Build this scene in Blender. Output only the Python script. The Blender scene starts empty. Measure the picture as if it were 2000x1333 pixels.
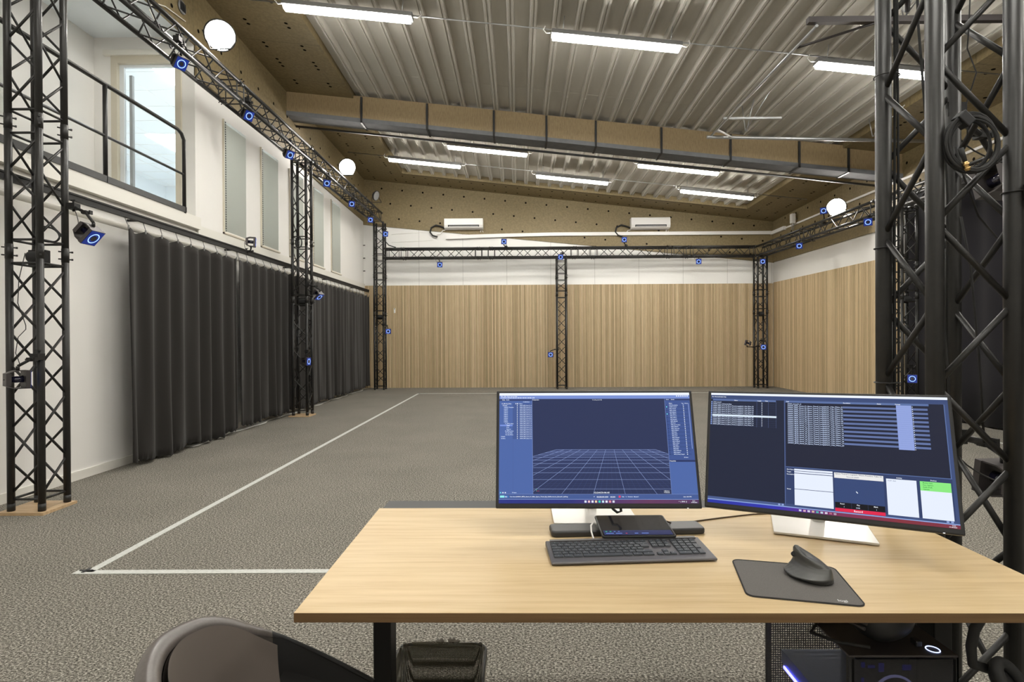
import bpy, math, random
from math import sin, cos, pi, radians as R, atan2, sqrt, hypot
from mathutils import Vector as V, Matrix as M
random.seed(7)
S = bpy.context.scene
COL = S.collection
EXPO = 0.0

# ------------------------------------------------------------------ helpers
class MB:
    def __init__(s): s.v=[]; s.f=[]; s.mi=[]; s.sm=[]
    def add(s, vs, fs, mi=0, sm=False, mx=None):
        o=len(s.v)
        for p in vs:
            p=V(p); s.v.append(tuple(mx@p) if mx else tuple(p))
        for f in fs: s.f.append([i+o for i in f]); s.mi.append(mi); s.sm.append(sm)
        return s
    def box(s, a, b, mi=0, mx=None):
        x0,y0,z0=a; x1,y1,z1=b
        vs=[(x0,y0,z0),(x1,y0,z0),(x1,y1,z0),(x0,y1,z0),(x0,y0,z1),(x1,y0,z1),(x1,y1,z1),(x0,y1,z1)]
        return s.add(vs,[(0,3,2,1),(4,5,6,7),(0,1,5,4),(1,2,6,5),(2,3,7,6),(3,0,4,7)],mi,False,mx)
    def cbox(s, c, d, mi=0, mx=None):
        return s.box([c[i]-d[i]/2 for i in range(3)],[c[i]+d[i]/2 for i in range(3)],mi,mx)
    def tube(s, a, b, r, n=10, mi=0, r2=None, cap=True, mx=None):
        return s.path([a,b],r,n,mi,cap=cap,mx=mx,r2=r2)
    def path(s, pts, r, n=8, mi=0, cap=True, mx=None, closed=False, r2=None):
        P=[V(p) for p in pts]; k=len(P)
        T=[]
        for i in range(k):
            if closed: t=P[(i+1)%k]-P[i-1]
            else: t=P[min(i+1,k-1)]-P[max(i-1,0)]
            T.append(t.normalized() if t.length>1e-9 else V((0,0,1)))
        u=T[0].orthogonal().normalized(); vs=[]
        for i in range(k):
            u=(u-T[i]*u.dot(T[i]))
            u=u.normalized() if u.length>1e-6 else T[i].orthogonal().normalized()
            w=T[i].cross(u)
            rr=r if r2 is None else r+(r2-r)*i/(k-1)
            for j in range(n):
                a=2*pi*j/n; vs.append(P[i]+(u*cos(a)+w*sin(a))*rr)
        fs=[]
        for i in range(k if closed else k-1):
            i2=(i+1)%k
            for j in range(n):
                j2=(j+1)%n; fs.append((i*n+j,i*n+j2,i2*n+j2,i2*n+j))
        s.add(vs,fs,mi,True,mx)
        if cap and not closed:
            o=len(s.v)-len(vs)
            s.f.append([o+j for j in range(n)][::-1]); s.mi.append(mi); s.sm.append(False)
            s.f.append([o+(k-1)*n+j for j in range(n)]); s.mi.append(mi); s.sm.append(False)
        return s
    def torus(s, c, rx, ry, r, mx=None, n=28, m=8, mi=0):
        pts=[(c[0]+rx*cos(2*pi*i/n),c[1]+ry*sin(2*pi*i/n),c[2]) for i in range(n)]
        return s.path(pts,r,m,mi,closed=True,mx=mx)
    def disc(s, c, r, nrm, n=12, mi=0):
        nrm=V(nrm).normalized(); u=nrm.orthogonal().normalized(); w=nrm.cross(u); c=V(c)
        return s.add([c+(u*cos(2*pi*i/n)+w*sin(2*pi*i/n))*r for i in range(n)],[tuple(range(n))],mi)
    def grid(s, fn, nu, nv, mi=0, sm=True, cu=False):
        vs=[fn(i/(nu-(0 if cu else 1)) if nu>1 else 0, j/(nv-1)) for j in range(nv) for i in range(nu)]
        fs=[]
        for j in range(nv-1):
            for i in range(nu if cu else nu-1):
                i2=(i+1)%nu; fs.append((j*nu+i,j*nu+i2,(j+1)*nu+i2,(j+1)*nu+i))
        return s.add(vs,fs,mi,sm)
    def prism(s, poly, y0, y1, mi=0, axes='xz', mx=None):
        n=len(poly)
        def p(a,b,c): return {'xz':(a,c,b),'yz':(c,a,b),'xy':(a,b,c)}[axes]
        vs=[p(a,b,y0) for a,b in poly]+[p(a,b,y1) for a,b in poly]
        fs=[tuple(range(n)),tuple(range(2*n-1,n-1,-1))]+[(i,i+n,(i+1)%n+n,(i+1)%n) for i in range(n)]
        return s.add(vs,fs,mi,False,mx)
    def lathe(s, prof, n=24, mi=0, mx=None, sm=True):
        vs=[(r*cos(2*pi*i/n),r*sin(2*pi*i/n),z) for r,z in prof for i in range(n)]
        fs=[(j*n+i,j*n+(i+1)%n,(j+1)*n+(i+1)%n,(j+1)*n+i) for j in range(len(prof)-1) for i in range(n)]
        return s.add(vs,fs,mi,sm,mx)
    def mesh(s, name, mats):
        me=bpy.data.meshes.new(name); me.from_pydata(s.v,[],s.f)
        for m in (mats if isinstance(mats,(list,tuple)) else [mats]): me.materials.append(m)
        me.polygons.foreach_set('material_index',s.mi); me.polygons.foreach_set('use_smooth',s.sm)
        me.update(); return me
    def build(s, name, mats, parent=None, mx=None):
        return link(name, s.mesh(name,mats), parent, mx)
def link(name, me, parent=None, mx=None):
    o=bpy.data.objects.new(name,me); COL.objects.link(o)
    if parent: o.parent=parent
    if mx is not None: o.matrix_local=mx
    return o
def bev(o, w=.003, n=2):
    m=o.modifiers.new('b','BEVEL'); m.width=w; m.segments=n; m.limit_method='ANGLE'; m.angle_limit=R(40); return o
def tag(o, label, cat, group=None, kind=None):
    o['label']=label; o['category']=cat
    if group: o['group']=group
    if kind: o['kind']=kind
    return o
def thing(name, label, cat, loc=(0,0,0), rot=(0,0,0), group=None):
    o=bpy.data.objects.new(name,None); COL.objects.link(o); o.location=loc; o.rotation_euler=rot
    o.empty_display_size=.1
    return tag(o,label,cat,group)
def struct(name, mb, mats): 
    o=mb.build(name,mats); o['kind']='structure'; return o
def copy_tree(o, parent=None):
    c=o.copy(); COL.objects.link(c); c.parent=parent
    for ch in [x for x in bpy.data.objects if x.parent==o]: copy_tree(ch,c)
    return c
def frame(fwd, up=(0,0,1)):
    "rotation whose local -Y points along fwd"
    y=-V(fwd).normalized(); x=y.cross(V(up)).normalized(); z=x.cross(y)
    return M((x,y,z)).transposed()

# ------------------------------------------------------------------ materials
def lin(c):
    f=lambda x:(x/12.92 if x<=.04045 else ((x+.055)/1.055)**2.4)
    return tuple(f(x/255) for x in c)
def mat(name, col=(.8,.8,.8), rough=.5, metal=0, emit=None, es=1, spec=.5, trans=0, sheen=0, alpha=1, coat=0):
    m=bpy.data.materials.new(name); m.use_nodes=True; b=m.node_tree.nodes['Principled BSDF']
    I=b.inputs; I['Base Color'].default_value=(*col,1); I['Roughness'].default_value=rough; I['Metallic'].default_value=metal
    I['Specular IOR Level'].default_value=spec; I['Transmission Weight'].default_value=trans
    I['Sheen Weight'].default_value=sheen; I['Alpha'].default_value=alpha; I['Coat Weight'].default_value=coat
    if emit: I['Emission Color'].default_value=(*emit,1); I['Emission Strength'].default_value=es
    return m
def N(m,t,**k):
    n=m.node_tree.nodes.new(t)
    for a,b in k.items():
        if a.startswith('i_'):
            key=a[2:]; n.inputs[int(key) if key.isdigit() else key].default_value=b
        else: setattr(n,a,b)
    return n
def L(m,a,b): m.node_tree.links.new(a,b)
def PB(m): return m.node_tree.nodes['Principled BSDF']
def ramp(m, fac, stops):
    r=N(m,'ShaderNodeValToRGB'); e=r.color_ramp.elements
    while len(e)<len(stops): e.new(.5)
    for x,(p,c) in zip(e,stops): x.position=p; x.color=(*c,1)
    L(m,fac,r.inputs[0]); return r.outputs[0]
def coords(m, scale=(1,1,1)):
    t=N(m,'ShaderNodeTexCoord'); mp=N(m,'ShaderNodeMapping'); mp.inputs['Scale'].default_value=scale
    L(m,t.outputs['Object'],mp.inputs[0]); return mp.outputs[0]
def noise(m, vec, scale, detail=3, rough=.6):
    n=N(m,'ShaderNodeTexNoise'); n.inputs['Scale'].default_value=scale; n.inputs['Detail'].default_value=detail; n.inputs['Roughness'].default_value=rough
    L(m,vec,n.inputs['Vector']); return n.outputs['Fac']
def bump(m, h, strength=.3, dist=.01):
    b=N(m,'ShaderNodeBump'); b.inputs['Strength'].default_value=strength; b.inputs['Distance'].default_value=dist
    L(m,h,b.inputs['Height']); L(m,b.outputs[0],PB(m).inputs['Normal'])
def noisy(name, stops, scale=(1,1,1), ns=10, detail=4, rough=.6, bmp=0, **k):
    m=mat(name,rough=rough,**k); f=noise(m,coords(m,scale),ns,detail,.65)
    L(m,ramp(m,f,stops),PB(m).inputs['Base Color'])
    if bmp: bump(m,f,bmp,.003)
    return m
def emis(name, srgb, k=1.0):
    "a lit surface (screen pixel, lamp)"
    c=lin(srgb); m=mat(name,(0,0,0),.6,emit=c,es=k/(2**EXPO),spec=.2); return m

K={}
K['black']=mat('black_metal',(.014,.0135,.013),.5,spec=.3)
K['blackm']=noisy('black_truss_paint',[(.3,(.016,.0155,.0145)),(.8,(.025,.024,.0225))],ns=30,rough=.40,spec=.40)
K['dark']=mat('black_plastic',(.016,.016,.017),.5)
K['rub']=mat('black_rubber',(.02,.02,.02),.75)
K['grey']=mat('grey_plastic',(.2,.2,.2),.5)
K['steel']=mat('zinc_steel',(.45,.46,.47),.35,.8)
K['chrome']=mat('bright_steel',(.7,.7,.7),.2,1)
K['brass']=mat('brass',(.72,.48,.2),.3,1)
K['gunmetal']=mat('gunmetal_housing',(.065,.058,.058),.42,.4)
K['white']=mat('white_plastic',(.80,.78,.76),.4)
K['silver']=mat('silver_stand',(.78,.76,.73),.3,.25)
# carpet
m=mat('loop_carpet',rough=1,spec=.1); c=coords(m); f1=noise(m,coords(m,(1,1.35,1)),92,4,.84); f2=noise(m,c,1.3,3,.5)
base=ramp(m,f1,[(.40,(.035,.032,.028)),(.465,(.108,.101,.087)),(.53,(.232,.218,.190)),(.62,(.56,.53,.475))])
tint=ramp(m,f2,[(.3,(.86,.86,.84)),(.7,(1,.99,.97))])
mx=N(m,'ShaderNodeMix',data_type='RGBA',blend_type='MULTIPLY'); mx.inputs[0].default_value=1
L(m,base,mx.inputs[6]); L(m,tint,mx.inputs[7]); L(m,mx.outputs[2],PB(m).inputs['Base Color']); K['carpet']=m
K['wall']=noisy('white_painted_wall',[(.3,(.80,.785,.755)),(.7,(.83,.815,.785))],ns=.8,rough=.7)
# white wall boards with thin joints every 1.2 m along x
m=mat('white_wall_boards',(.82,.81,.785),.65); t=coords(m)
sp=N(m,'ShaderNodeSeparateXYZ'); L(m,t,sp.inputs[0])
def seam(m,out,period,width,off=0):
    a=N(m,'ShaderNodeMath',operation='ADD'); L(m,out,a.inputs[0]); a.inputs[1].default_value=off
    d=N(m,'ShaderNodeMath',operation='PINGPONG'); L(m,a.outputs[0],d.inputs[0]); d.inputs[1].default_value=period/2
    c=N(m,'ShaderNodeMath',operation='LESS_THAN'); L(m,d.outputs[0],c.inputs[0]); c.inputs[1].default_value=width
    return c.outputs[0]
def mixc(m,fac,a,b):
    x=N(m,'ShaderNodeMix',data_type='RGBA'); L(m,fac,x.inputs[0])
    for i,q in ((6,a),(7,b)):
        if isinstance(q,tuple): x.inputs[i].default_value=(*q,1)
        else: L(m,q,x.inputs[i])
    return x.outputs[2]
L(m,mixc(m,seam(m,sp.outputs[0],1.2,.004,.3),(.82,.81,.785),(.45,.44,.42)),PB(m).inputs['Base Color']); K['wallb']=m
def wood(name, stops, scale, ns, rough=.5, seams=None, bmp=0, **k):
    m=mat(name,rough=rough,**k); c=coords(m,scale); f=noise(m,c,ns,5,.6)
    col=ramp(m,f,stops)
    if seams:
        sp=N(m,'ShaderNodeSeparateXYZ'); L(m,coords(m),sp.inputs[0])
        col=mixc(m,seam(m,sp.outputs[seams],1.2,.003),col,tuple(x*.45 for x in stops[0][1]))
    L(m,col,PB(m).inputs['Base Color'])
    if bmp: bump(m,f,bmp,.002)
    return m
ply=[(.25,(.165,.124,.060)),(.5,(.215,.165,.083)),(.75,(.265,.208,.108))]
K['plyx']=wood('plywood_back',ply,(1,1,1),22,.6,seams=0)
K['plyy']=wood('plywood_side',ply,(1,1,1),22,.6,seams=1)
K['plyb']=wood('plywood_beam_web',[(.25,(.205,.145,.072)),(.5,(.27,.195,.102)),(.8,(.33,.245,.132))],(6,6,1.2),9,.6)
K['plate']=wood('birch_plate',[(.3,(.42,.28,.15)),(.7,(.60,.44,.27))],(1,8,1),6,.5)
K['desk']=wood('oak_veneer',[(.22,(.455,.32,.165)),(.45,(.545,.405,.225)),(.6,(.585,.445,.258)),(.8,(.62,.48,.29))],(1.2,22,22),2.6,.42,bmp=.03,spec=.3)
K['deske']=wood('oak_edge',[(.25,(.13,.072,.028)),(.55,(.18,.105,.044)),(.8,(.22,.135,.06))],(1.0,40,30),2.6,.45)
def slatmat(name, axis):
    m=mat(name,rough=.55); sp=N(m,'ShaderNodeSeparateXYZ'); L(m,coords(m),sp.inputs[0])
    d=N(m,'ShaderNodeMath',operation='DIVIDE'); L(m,sp.outputs[axis],d.inputs[0]); d.inputs[1].default_value=.04
    fl=N(m,'ShaderNodeMath',operation='FLOOR'); L(m,d.outputs[0],fl.inputs[0])
    wn=N(m,'ShaderNodeTexWhiteNoise',noise_dimensions='1D'); L(m,fl.outputs[0],wn.inputs['W'])
    c=ramp(m,wn.outputs['Value'],[(0,(.52,.39,.225)),(.5,(.68,.52,.315)),(1,(.80,.635,.41))])
    f=noise(m,coords(m,(25,25,1.2)),3,4); g=ramp(m,f,[(.3,(.82,.80,.78)),(.7,(1,1,1))])
    x=N(m,'ShaderNodeMix',data_type='RGBA',blend_type='MULTIPLY'); x.inputs[0].default_value=1; L(m,c,x.inputs[6]); L(m,g,x.inputs[7])
    L(m,x.outputs[2],PB(m).inputs['Base Color']); return m
K['slx']=slatmat('oak_slats_back',0); K['sly']=slatmat('oak_slats_side',1)
K['felt']=mat('black_felt',(.02,.018,.016),1,spec=.1)
K['deck']=noisy('galvanised_deck',[(.3,(.50,.478,.43)),(.7,(.54,.518,.468))],(1,.15,1),9,rough=.9,spec=.12)
K['deckend']=mat('roof_void_shade',(.03,.03,.035),.8)  # dark colour stands in for the shade inside the roof void
K['hole']=mat('perforation',(.012,.01,.008),1,spec=0)
K['beamgrey']=noisy('grey_beam_flange',[(.3,(.15,.155,.165)),(.7,(.19,.195,.205))],ns=6,rough=.9,spec=.1)
K['strap']=mat('black_strap',(.015,.015,.015),.6)
m=mat('dark_curtain',(.027,.0245,.0225),1,spec=.05,sheen=.12); PB(m).inputs['Sheen Roughness'].default_value=.6; bump(m,noise(m,coords(m),420,2),.12,.002); K['curtain']=m
K['curtainb']=mat('black_molton',(.020,.019,.022),1,spec=.05,sheen=.08)
K['tape']=noisy('pale_floor_tape',[(.3,(.44,.45,.42)),(.7,(.60,.61,.58))],ns=60,rough=.7)
K['blind']=mat('blind_slat',(.72,.745,.70),.5)
K['cream']=mat('cream_frame',(.60,.555,.455),.5)
K['creamw']=mat('offwhite_trim',(.78,.76,.70),.5)
K['glass']=mat('clear_glass',(.9,.97,1),.02,alpha=.12,spec=.5)
K['tube']=mat('lamp_diffuser',(1,1,1),.5,emit=(1,.975,.91),es=88)
K['flood']=mat('flood_face',(1,1,1),.5,emit=(1,.94,.87),es=190)
K['office']=mat('office_panel_light',(1,1,1),.5,emit=(.84,.94,1),es=16)
K['officew']=mat('office_white',(.78,.82,.85),.6)
K['ring']=emis('led_ring',(165,200,255),1.7)
K['blue']=mat('led_blue_face',(.01,.03,.2),.4,emit=lin((14,46,150)),es=.45)
K['lens']=mat('camera_lens',(.01,.01,.03),.1,coat=1)
K['leather']=noisy('taupe_shell',[(.3,(.088,.076,.068)),(.7,(.108,.094,.085))],ns=160,rough=.33,bmp=.04)
K['pad']=noisy('grey_mouse_mat',[(.35,(.095,.088,.082)),(.65,(.15,.14,.13))],ns=700,rough=.9)
K['key']=mat('graphite_key',(.040,.046,.054),.45)
K['kb']=mat('graphite_keyboard',(.105,.100,.105),.42,.3)
K['mouse']=mat('graphite_mouse',(.072,.072,.068),.42)

# ------------------------------------------------------------------ room constants
XL,XR,YB,YF=-4.22,6.95,15.25,-4.5
def zc(x,y): return 5.85-.111*(x+4.2)-.028*(y-10.1)
DX0,DX1,DY1=-2.97,5.86,14.33

# floor
struct('floor',MB().box((XL-.3,YF-.3,-.1),(XR+.3,YB+.3,0)),K['carpet'])
# back wall
zl,zr=4.47,3.36
struct('wall_back',MB().box((XL-.3,YB,0),(XR+.3,YB+.2,6.4)),K['wallb'])
mb=MB(); P=lambda x:zl+(zr-zl)*(x-XL)/(XR-XL)
mb.prism([(XL,P(XL)),(XR,P(XR)),(XR,zc(XR,YB)+.2),(XL,zc(XL,YB)+.2)],YB-.03,YB+.01)
hx=lambda x:-.107*(x+3.708)
for r,(x0,z0) in enumerate([(-3.708,5.45),(-3.472,5.034),(-3.237,4.613),(-3.0,4.19),(-2.76,3.77)]):
    for k in range(20):
        x=x0+.562*k; z=z0+hx(x)-hx(x0)
        if XL+.1<x<XR-.1 and P(x)+.06<z<zc(x,YB)-.08: mb.disc((x,YB-.033,z),.026,(0,-1,0),12,1)
struct('trim_1',mb,[K['plyx'],K['hole']])
# right wall
struct('wall_right',MB().box((XR,YF-.3,0),(XR+.2,YB+.3,6.4)),K['wall'])
mb=MB().box((XR-.03,YF,3.37),(XR+.01,YB,5.2))
for j,z0 in enumerate([3.62,4.02,4.42]):
    for k in range(34):
        y=15.0-.565*k-.24*j
        if y>YF+.2: mb.disc((XR-.033,y,z0),.026,(-1,0,0),12,1)
struct('trim_2',mb,[K['plyy'],K['hole']])
# slat panelling (real battens on black felt)
mb=MB().box((XL+.02,YB-.012,.0),(XR-.02,YB+.005,2.80),1)
x=XL+.03
while x<XR-.05: mb.box((x,YB-.026,.0),(x+.028,YB-.010,2.80),0); x+=.04
struct('trim_3',mb,[K['slx'],K['felt']])
mb=MB().box((XR-.012,10.05,.0),(XR+.005,YB-.03,2.82),1)
y=10.06
while y<YB-.06: mb.box((XR-.026,y,0),(XR-.010,y+.028,2.82),0); y+=.04
struct('trim_4',mb,[K['sly'],K['felt']])
# left wall : lower part, windowed upper part, plywood band, lintel over the gallery
WY=[7.97,9.14,10.29,11.44,12.58]; WW=.68; W0,W1=2.88,4.50
mb=MB().box((XL-.2,YF-.3,0),(XL,YB+.1,W0))
mb.box((XL-.2,7.28,W1),(XL,YB+.1,6.3)).box((XL-.2,YF,5.36),(XL,7.28,6.3))
e=[7.28]+[q for y in WY for q in (y,y+WW)]+[YB+.1]
for i in range(0,len(e),2): mb.box((XL-.2,e[i],W0),(XL,e[i+1],W1))
struct('wall_left',mb,K['wall'])
mb=MB().prism([(7.28,4.80),(YB-.03,4.55),(YB-.03,6.2),(7.28,6.2)],XL-.01,XL+.03,0,'yz').box((XL-.01,YF,5.2),(XL+.03,7.28,6.3))
for j,z0 in enumerate([4.95,5.4]):
    for k in range(24):
        y=14.9-.565*k-.24*j; mb.disc((XL+.033,y,z0),.026,(1,0,0),12,1)
struct('trim_5',mb,[K['plyy'],K['hole']])
struct('wall_front',MB().box((XL-.3,YF-.2,0),(XR+.3,YF,6.4)),K['wall'])
struct('baseboard_left',MB().box((XL,YF,0),(XL+.015,YB-.03,.085)),K['creamw'])
# gallery recess and office
GX,GY,GZ=-5.55,7.28,2.93
mb=MB().box((GX-.2,YF,GZ),(GX,GY,5.34)); struct('wall_gallery',mb,K['wall'])
struct('ceiling_gallery',MB().box((GX,YF,5.31),(XL-.0,GY+.0,5.36)).box((-9,GY+.12,5.26),(XL-.2,14.2,5.31)),K['officew'])
mb=MB().box((GX,GY,GZ),(-5.315,GY+.12,5.31)).box((-4.425,GY,GZ),(-4.42,GY+.12,5.31)).box((-5.315,GY,5.06),(-4.39,GY+.12,5.31))
struct('wall_office',mb,K['wall'])
struct('floor_gallery',MB().box((-9,YF,W0),(XL,GY,GZ)).box((-9,GY,W0),(XL-.2,14.2,GZ)),K['creamw'])
mb=MB().box((-9.1,GY+.12,GZ),(-9,14.2,5.3)).box((-9,14.2,GZ),(XL-.2,14.3,5.3)).box((-9,GY+.02,GZ),(GX,GY+.12,5.3))
struct('wall_office_back',mb,K['officew'])
for i,(x,y) in enumerate([(-4.95,8.6),(-6.8,8.6),(-4.95,11.2),(-6.8,11.2),(-6.8,13)]):
    t=tag(MB().box((x-.3,y-.6,5.245),(x+.3,y+.6,5.259)).build('ceiling_panel_light',K['office']),'flush white ceiling light panel inside the upstairs office','ceiling light','office ceiling lights')
mb=MB()
for k in range(12): mb.box((-9,7.5+.6*k,5.254),(XL-.2,7.512+.6*k,5.26))
for k in range(8): mb.box((-8.8+.6*k,GY+.12,5.254),(-8.788+.6*k,14.2,5.26))
struct('trim_6',mb,K['white'])
# glazed office door
d=MB().box((-5.315,GY-.02,GZ),(-5.235,GY+.14,5.06)).box((-4.47,GY-.02,GZ),(-4.39,GY+.14,5.06)).box((-5.235,GY-.02,4.965),(-4.47,GY+.14,5.06)).build('door_1',K['cream']); d['kind']='structure'
MB().box((-5.40,GY-.05,5.06),(-4.30,GY-.0,5.13)).build('door_casing',K['creamw'],d)
bx=MB().box((-5.235,GY+.03,GZ),(-5.175,GY+.07,4.965)).box((-4.50,GY+.03,GZ),(-4.47,GY+.07,4.965)).box((-5.175,GY+.03,4.93),(-4.50,GY+.07,4.965)).box((-5.175,GY+.03,GZ),(-4.50,GY+.07,GZ+.05))
leaf=bx.build('door_leaf',K['officew'],d)
MB().box((-5.175,GY+.045,GZ+.05),(-4.50,GY+.052,4.93)).build('pane',K['glass'],leaf)
MB().box((-5.14,GY+.08,GZ+.02),(-5.10,GY+.12,4.85)).build('side_leaf',K['grey'],d)
tag(MB().box((-5.02,13.9,GZ),(-4.2-.35,14.18,4.0)).build('office_cabinet',K['white']),'white cupboard far inside the lit upstairs office','cabinet')
# gallery fascia
struct('trim_7',MB().box((XL-.02,YF,2.78),(XL+.07,GY,2.935)).box((XL-.02,GY,2.72),(XL+.035,YB-.03,2.84)).box((XL,YF,2.66),(XL+.03,YB-.03,2.74)),K['creamw'])
# roof : soffits
def slabpoly(mb,x0,x1,y0,y1,dz=0,th=.16,mi=0):
    vs=[(x,y,zc(x,y)+dz+h) for h in (0,th) for x,y in ((x0,y0),(x1,y0),(x1,y1),(x0,y1))]
    mb.add(vs,[(0,3,2,1),(4,5,6,7),(0,1,5,4),(1,2,6,5),(2,3,7,6),(3,0,4,7)],mi)
mb=MB(); slabpoly(mb,XL-.05,DX0,YF,YB+.05); slabpoly(mb,DX1,XR+.05,YF,YB+.05); slabpoly(mb,DX0,DX1,DY1,YB+.05)
def hole(x,y): 
    z=zc(x,y)-.002; mb.disc((x,y,z),.026,(-.111,-.028,-1),12,1)
for xx in (-3.26,-3.845,6.15,6.62):
    k=0; y=15.0
    while y>YF:
        if abs(y-10.3)>.5: hole(xx,y); hole(xx,y-.11)
        if k%4==2 and abs(y-10.3)>.6: hole(xx,y-.22)
        y-=.585; k+=1
for yy in (14.55,15.03):
    k=0
    while -3.0+.3*k<5.9: hole(-3.0+.3*k,yy); k+=1
struct('ceiling',mb,[K['plyy'],K['hole']])
# roof : corrugated steel deck
prof=[]; x=DX0-.05
while x<DX1+.05:
    prof+=[(x,.135),(x+.186,.135),(x+.204,.055),(x+.230,.055),(x+.234,.070),(x+.246,.070),(x+.250,.055),(x+.276,.055),(x+.294,.135)]; x+=.30
mb=MB(); vs=[]; ys=[YF,0,5,9.35,9.36,10.3,DY1+.02]
for j,y in enumerate(ys):
    lap=.004 if j>=4 else 0
    for (x,h) in prof: vs.append((x,y,zc(x,y)+h-lap))
n=len(prof); mb.add(vs,[(j*n+i,(j+1)*n+i,(j+1)*n+i+1,j*n+i+1) for j in range(len(ys)-1) for i in range(n-1)])
struct('ceiling_deck',mb,K['deck'])
mb=MB(); slabpoly(mb,DX0-.2,DX1+.2,YF,DY1+.5,.22,.05); mb.box((DX0-.1,DY1+.02,4.4),(DX1+.1,DY1+.06,5.9))
# the closing board follows the roof so it stays above the soffit
mb=MB(); slabpoly(mb,DX0-.2,DX1+.2,YF,YB,.22,.05); slabpoly(mb,DX0,DX1,DY1+.03,DY1+.06,.0,.22)
struct('ceiling_cover',mb,K['deckend'])  # includes an unseen slab added over the deck to stop light leaks
# ceiling beam at y=10.1
beam=thing('roof_beam','long plywood-faced roof beam with grey underside spanning the whole ceiling','beam',(0,10.1,0))
def bpoly(mb,x0,x1,y0,y1,h0,h1,mi=0):
    vs=[(x,y,zc(x,10.1)+h) for h in (h0,h1) for x,y in ((x0,y0),(x1,y0),(x1,y1),(x0,y1))]
    mb.add(vs,[(0,3,2,1),(4,5,6,7),(0,1,5,4),(1,2,6,5),(2,3,7,6),(3,0,4,7)],mi); return mb
bpoly(MB(),XL,XR,0.02,.34,-.36,.05).build('beam_web',K['plyb'],beam)
bpoly(MB(),XL,XR,0,.36,-.43,-.355).build('bottom_flange',K['beamgrey'],beam)
for x in (-2.82,-1.63,-.42,.53,1.42,2.60,3.84,5.07,5.95):
    bpoly(bpoly(MB(),x-.018,x+.018,-.012,.012,-.435,.03),x-.018,x+.018,-.012,.372,-.44,-.425).build('strap',K['strap'],beam)

# ------------------------------------------------------------------ ceiling luminaires
ang=atan2(-.111,1)
def luminaire(x,y,label,group=None,ln=1.62):
    t=thing('tube_luminaire',label,'ceiling light',(x,y,zc(x,y)-.20),(0,-ang,0),group)
    h=ln/2
    MB().prism([(-.076,-.012),(.076,-.012),(.05,.055),(-.05,.055)],-h-.02,h+.02,0,'yz').build('housing',K['grey'],t)
    bev(MB().prism([(-.062,0),(-.048,-.055),(.048,-.055),(.062,0)],-h,h,0,'yz').build('diffuser',K['tube'],t),.008)
    for s in (-1,1):
        MB().tube((s*(h-.12),0,.05),(s*(h-.12),0,.25),.006,6).build('hanger',K['steel'],t)
        MB().path([(s*(h+.02),0,.02),(s*(h+.09),0,.01),(s*(h+.13),0,.05),(s*(h+.11),0,.10)],.007,6).build('cable_tail',K['white'],t)
    return t
L3=['left of the three tube lights','middle of the three tube lights','right of the three tube lights']
luminaire(-2.15,7.1,'front row of lit tube lights, the left one beside the plywood edge')
luminaire(1.27,7.15,'front row of lit tube lights, the middle one')
luminaire(4.65,7.2,'front row of lit tube lights, the right one behind the near truss')
luminaire(-.61,11.47,'lit tube light just behind the roof beam, the left of the pair')
luminaire(3.28,11.42,'lit tube light just behind the roof beam, the right of the pair')
luminaire(-2.1,12.65,'small far tube light, leftmost of the back row')
luminaire(1.25,12.75,'small far tube light, middle of the back row')
luminaire(4.53,12.75,'small far tube light, rightmost of the back row')
for y in (4.2,1.2,-1.8):  # unseen rows of lamps, added to light the desk
    for x in (-2.15,1.27,4.65): luminaire(x,y,'unseen tube light added above and behind the desk to light it','added unseen tube lights over the desk')
for y,lab in ((7.13,'front'),(11.44,'middle'),(12.72,'rear')):
    o=MB().tube((-3.9,y+.09,zc(-3.9,y)-.10),(6.6,y+.09,zc(6.6,y)-.10),.009,6).build('conduit',K['steel'])
    tag(o,'thin cable conduit running along the %s row of tube lights'%lab,'conduit')
o=MB().tube((XL,10.55,zc(XL,10.1)-.47),(XR,10.55,zc(XR,10.1)-.47),.022,8).build('conduit',K['dark']); tag(o,'dark pipe running along the back of the roof beam','pipe')

# ------------------------------------------------------------------ suspended steel channel frame (upper right)
sf=thing('suspended_channel_frame','suspended steel channel frame under the ceiling at upper right','rack',(3.1,5.9,4.65))
def rel(*p): return V(p)-V((3.1,5.9,4.65))
MB().box(rel(3.05,5.87,4.62),rel(6.6,5.93,4.68)).build('channel',K['gunmetal'],sf)
MB().tube(rel(3.05,9.02,4.56),rel(6.6,9.02,4.46),.026,10).build('rail',K['steel'],sf)
MB().tube(rel(3.15,5.9,4.6),rel(3.12,9.02,4.58),.016,8).build('cross_rail',K['steel'],sf)
MB().box(rel(3.2,8.7,4.72),rel(4.1,8.74,4.75)).build('slotted_bar',K['steel'],sf)
MB().tube(rel(3.16,6.35,4.6),rel(3.75,5.9,4.62),.014,6).build('corner_brace',K['gunmetal'],sf)
MB().tube(rel(3.12,8.75,4.58),rel(3.45,9.02,4.55),.016,6).build('corner_brace',K['white'],sf)
for (x,y,z) in ((3.62,8.9,4.6),(5.62,8.9,4.5),(4.05,5.9,4.66),(5.9,5.9,4.66)):
    MB().tube(rel(x,y,z),rel(x-.04,y+.03,zc(x,y)),.008,6).tube(rel(x,y,z),rel(x+.16,y-.5,zc(x+.16,y-.5)),.008,6).tube(rel(x+.015,y,z),rel(x+.05,y-.2,zc(x,y-.2)),.008,6).build('hanger',K['steel'],sf)
MB().tube(rel(3.6,5.2,5.0),rel(4.05,5.85,4.72),.03,8).build('corner_brace',K['gunmetal'],sf)

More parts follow.
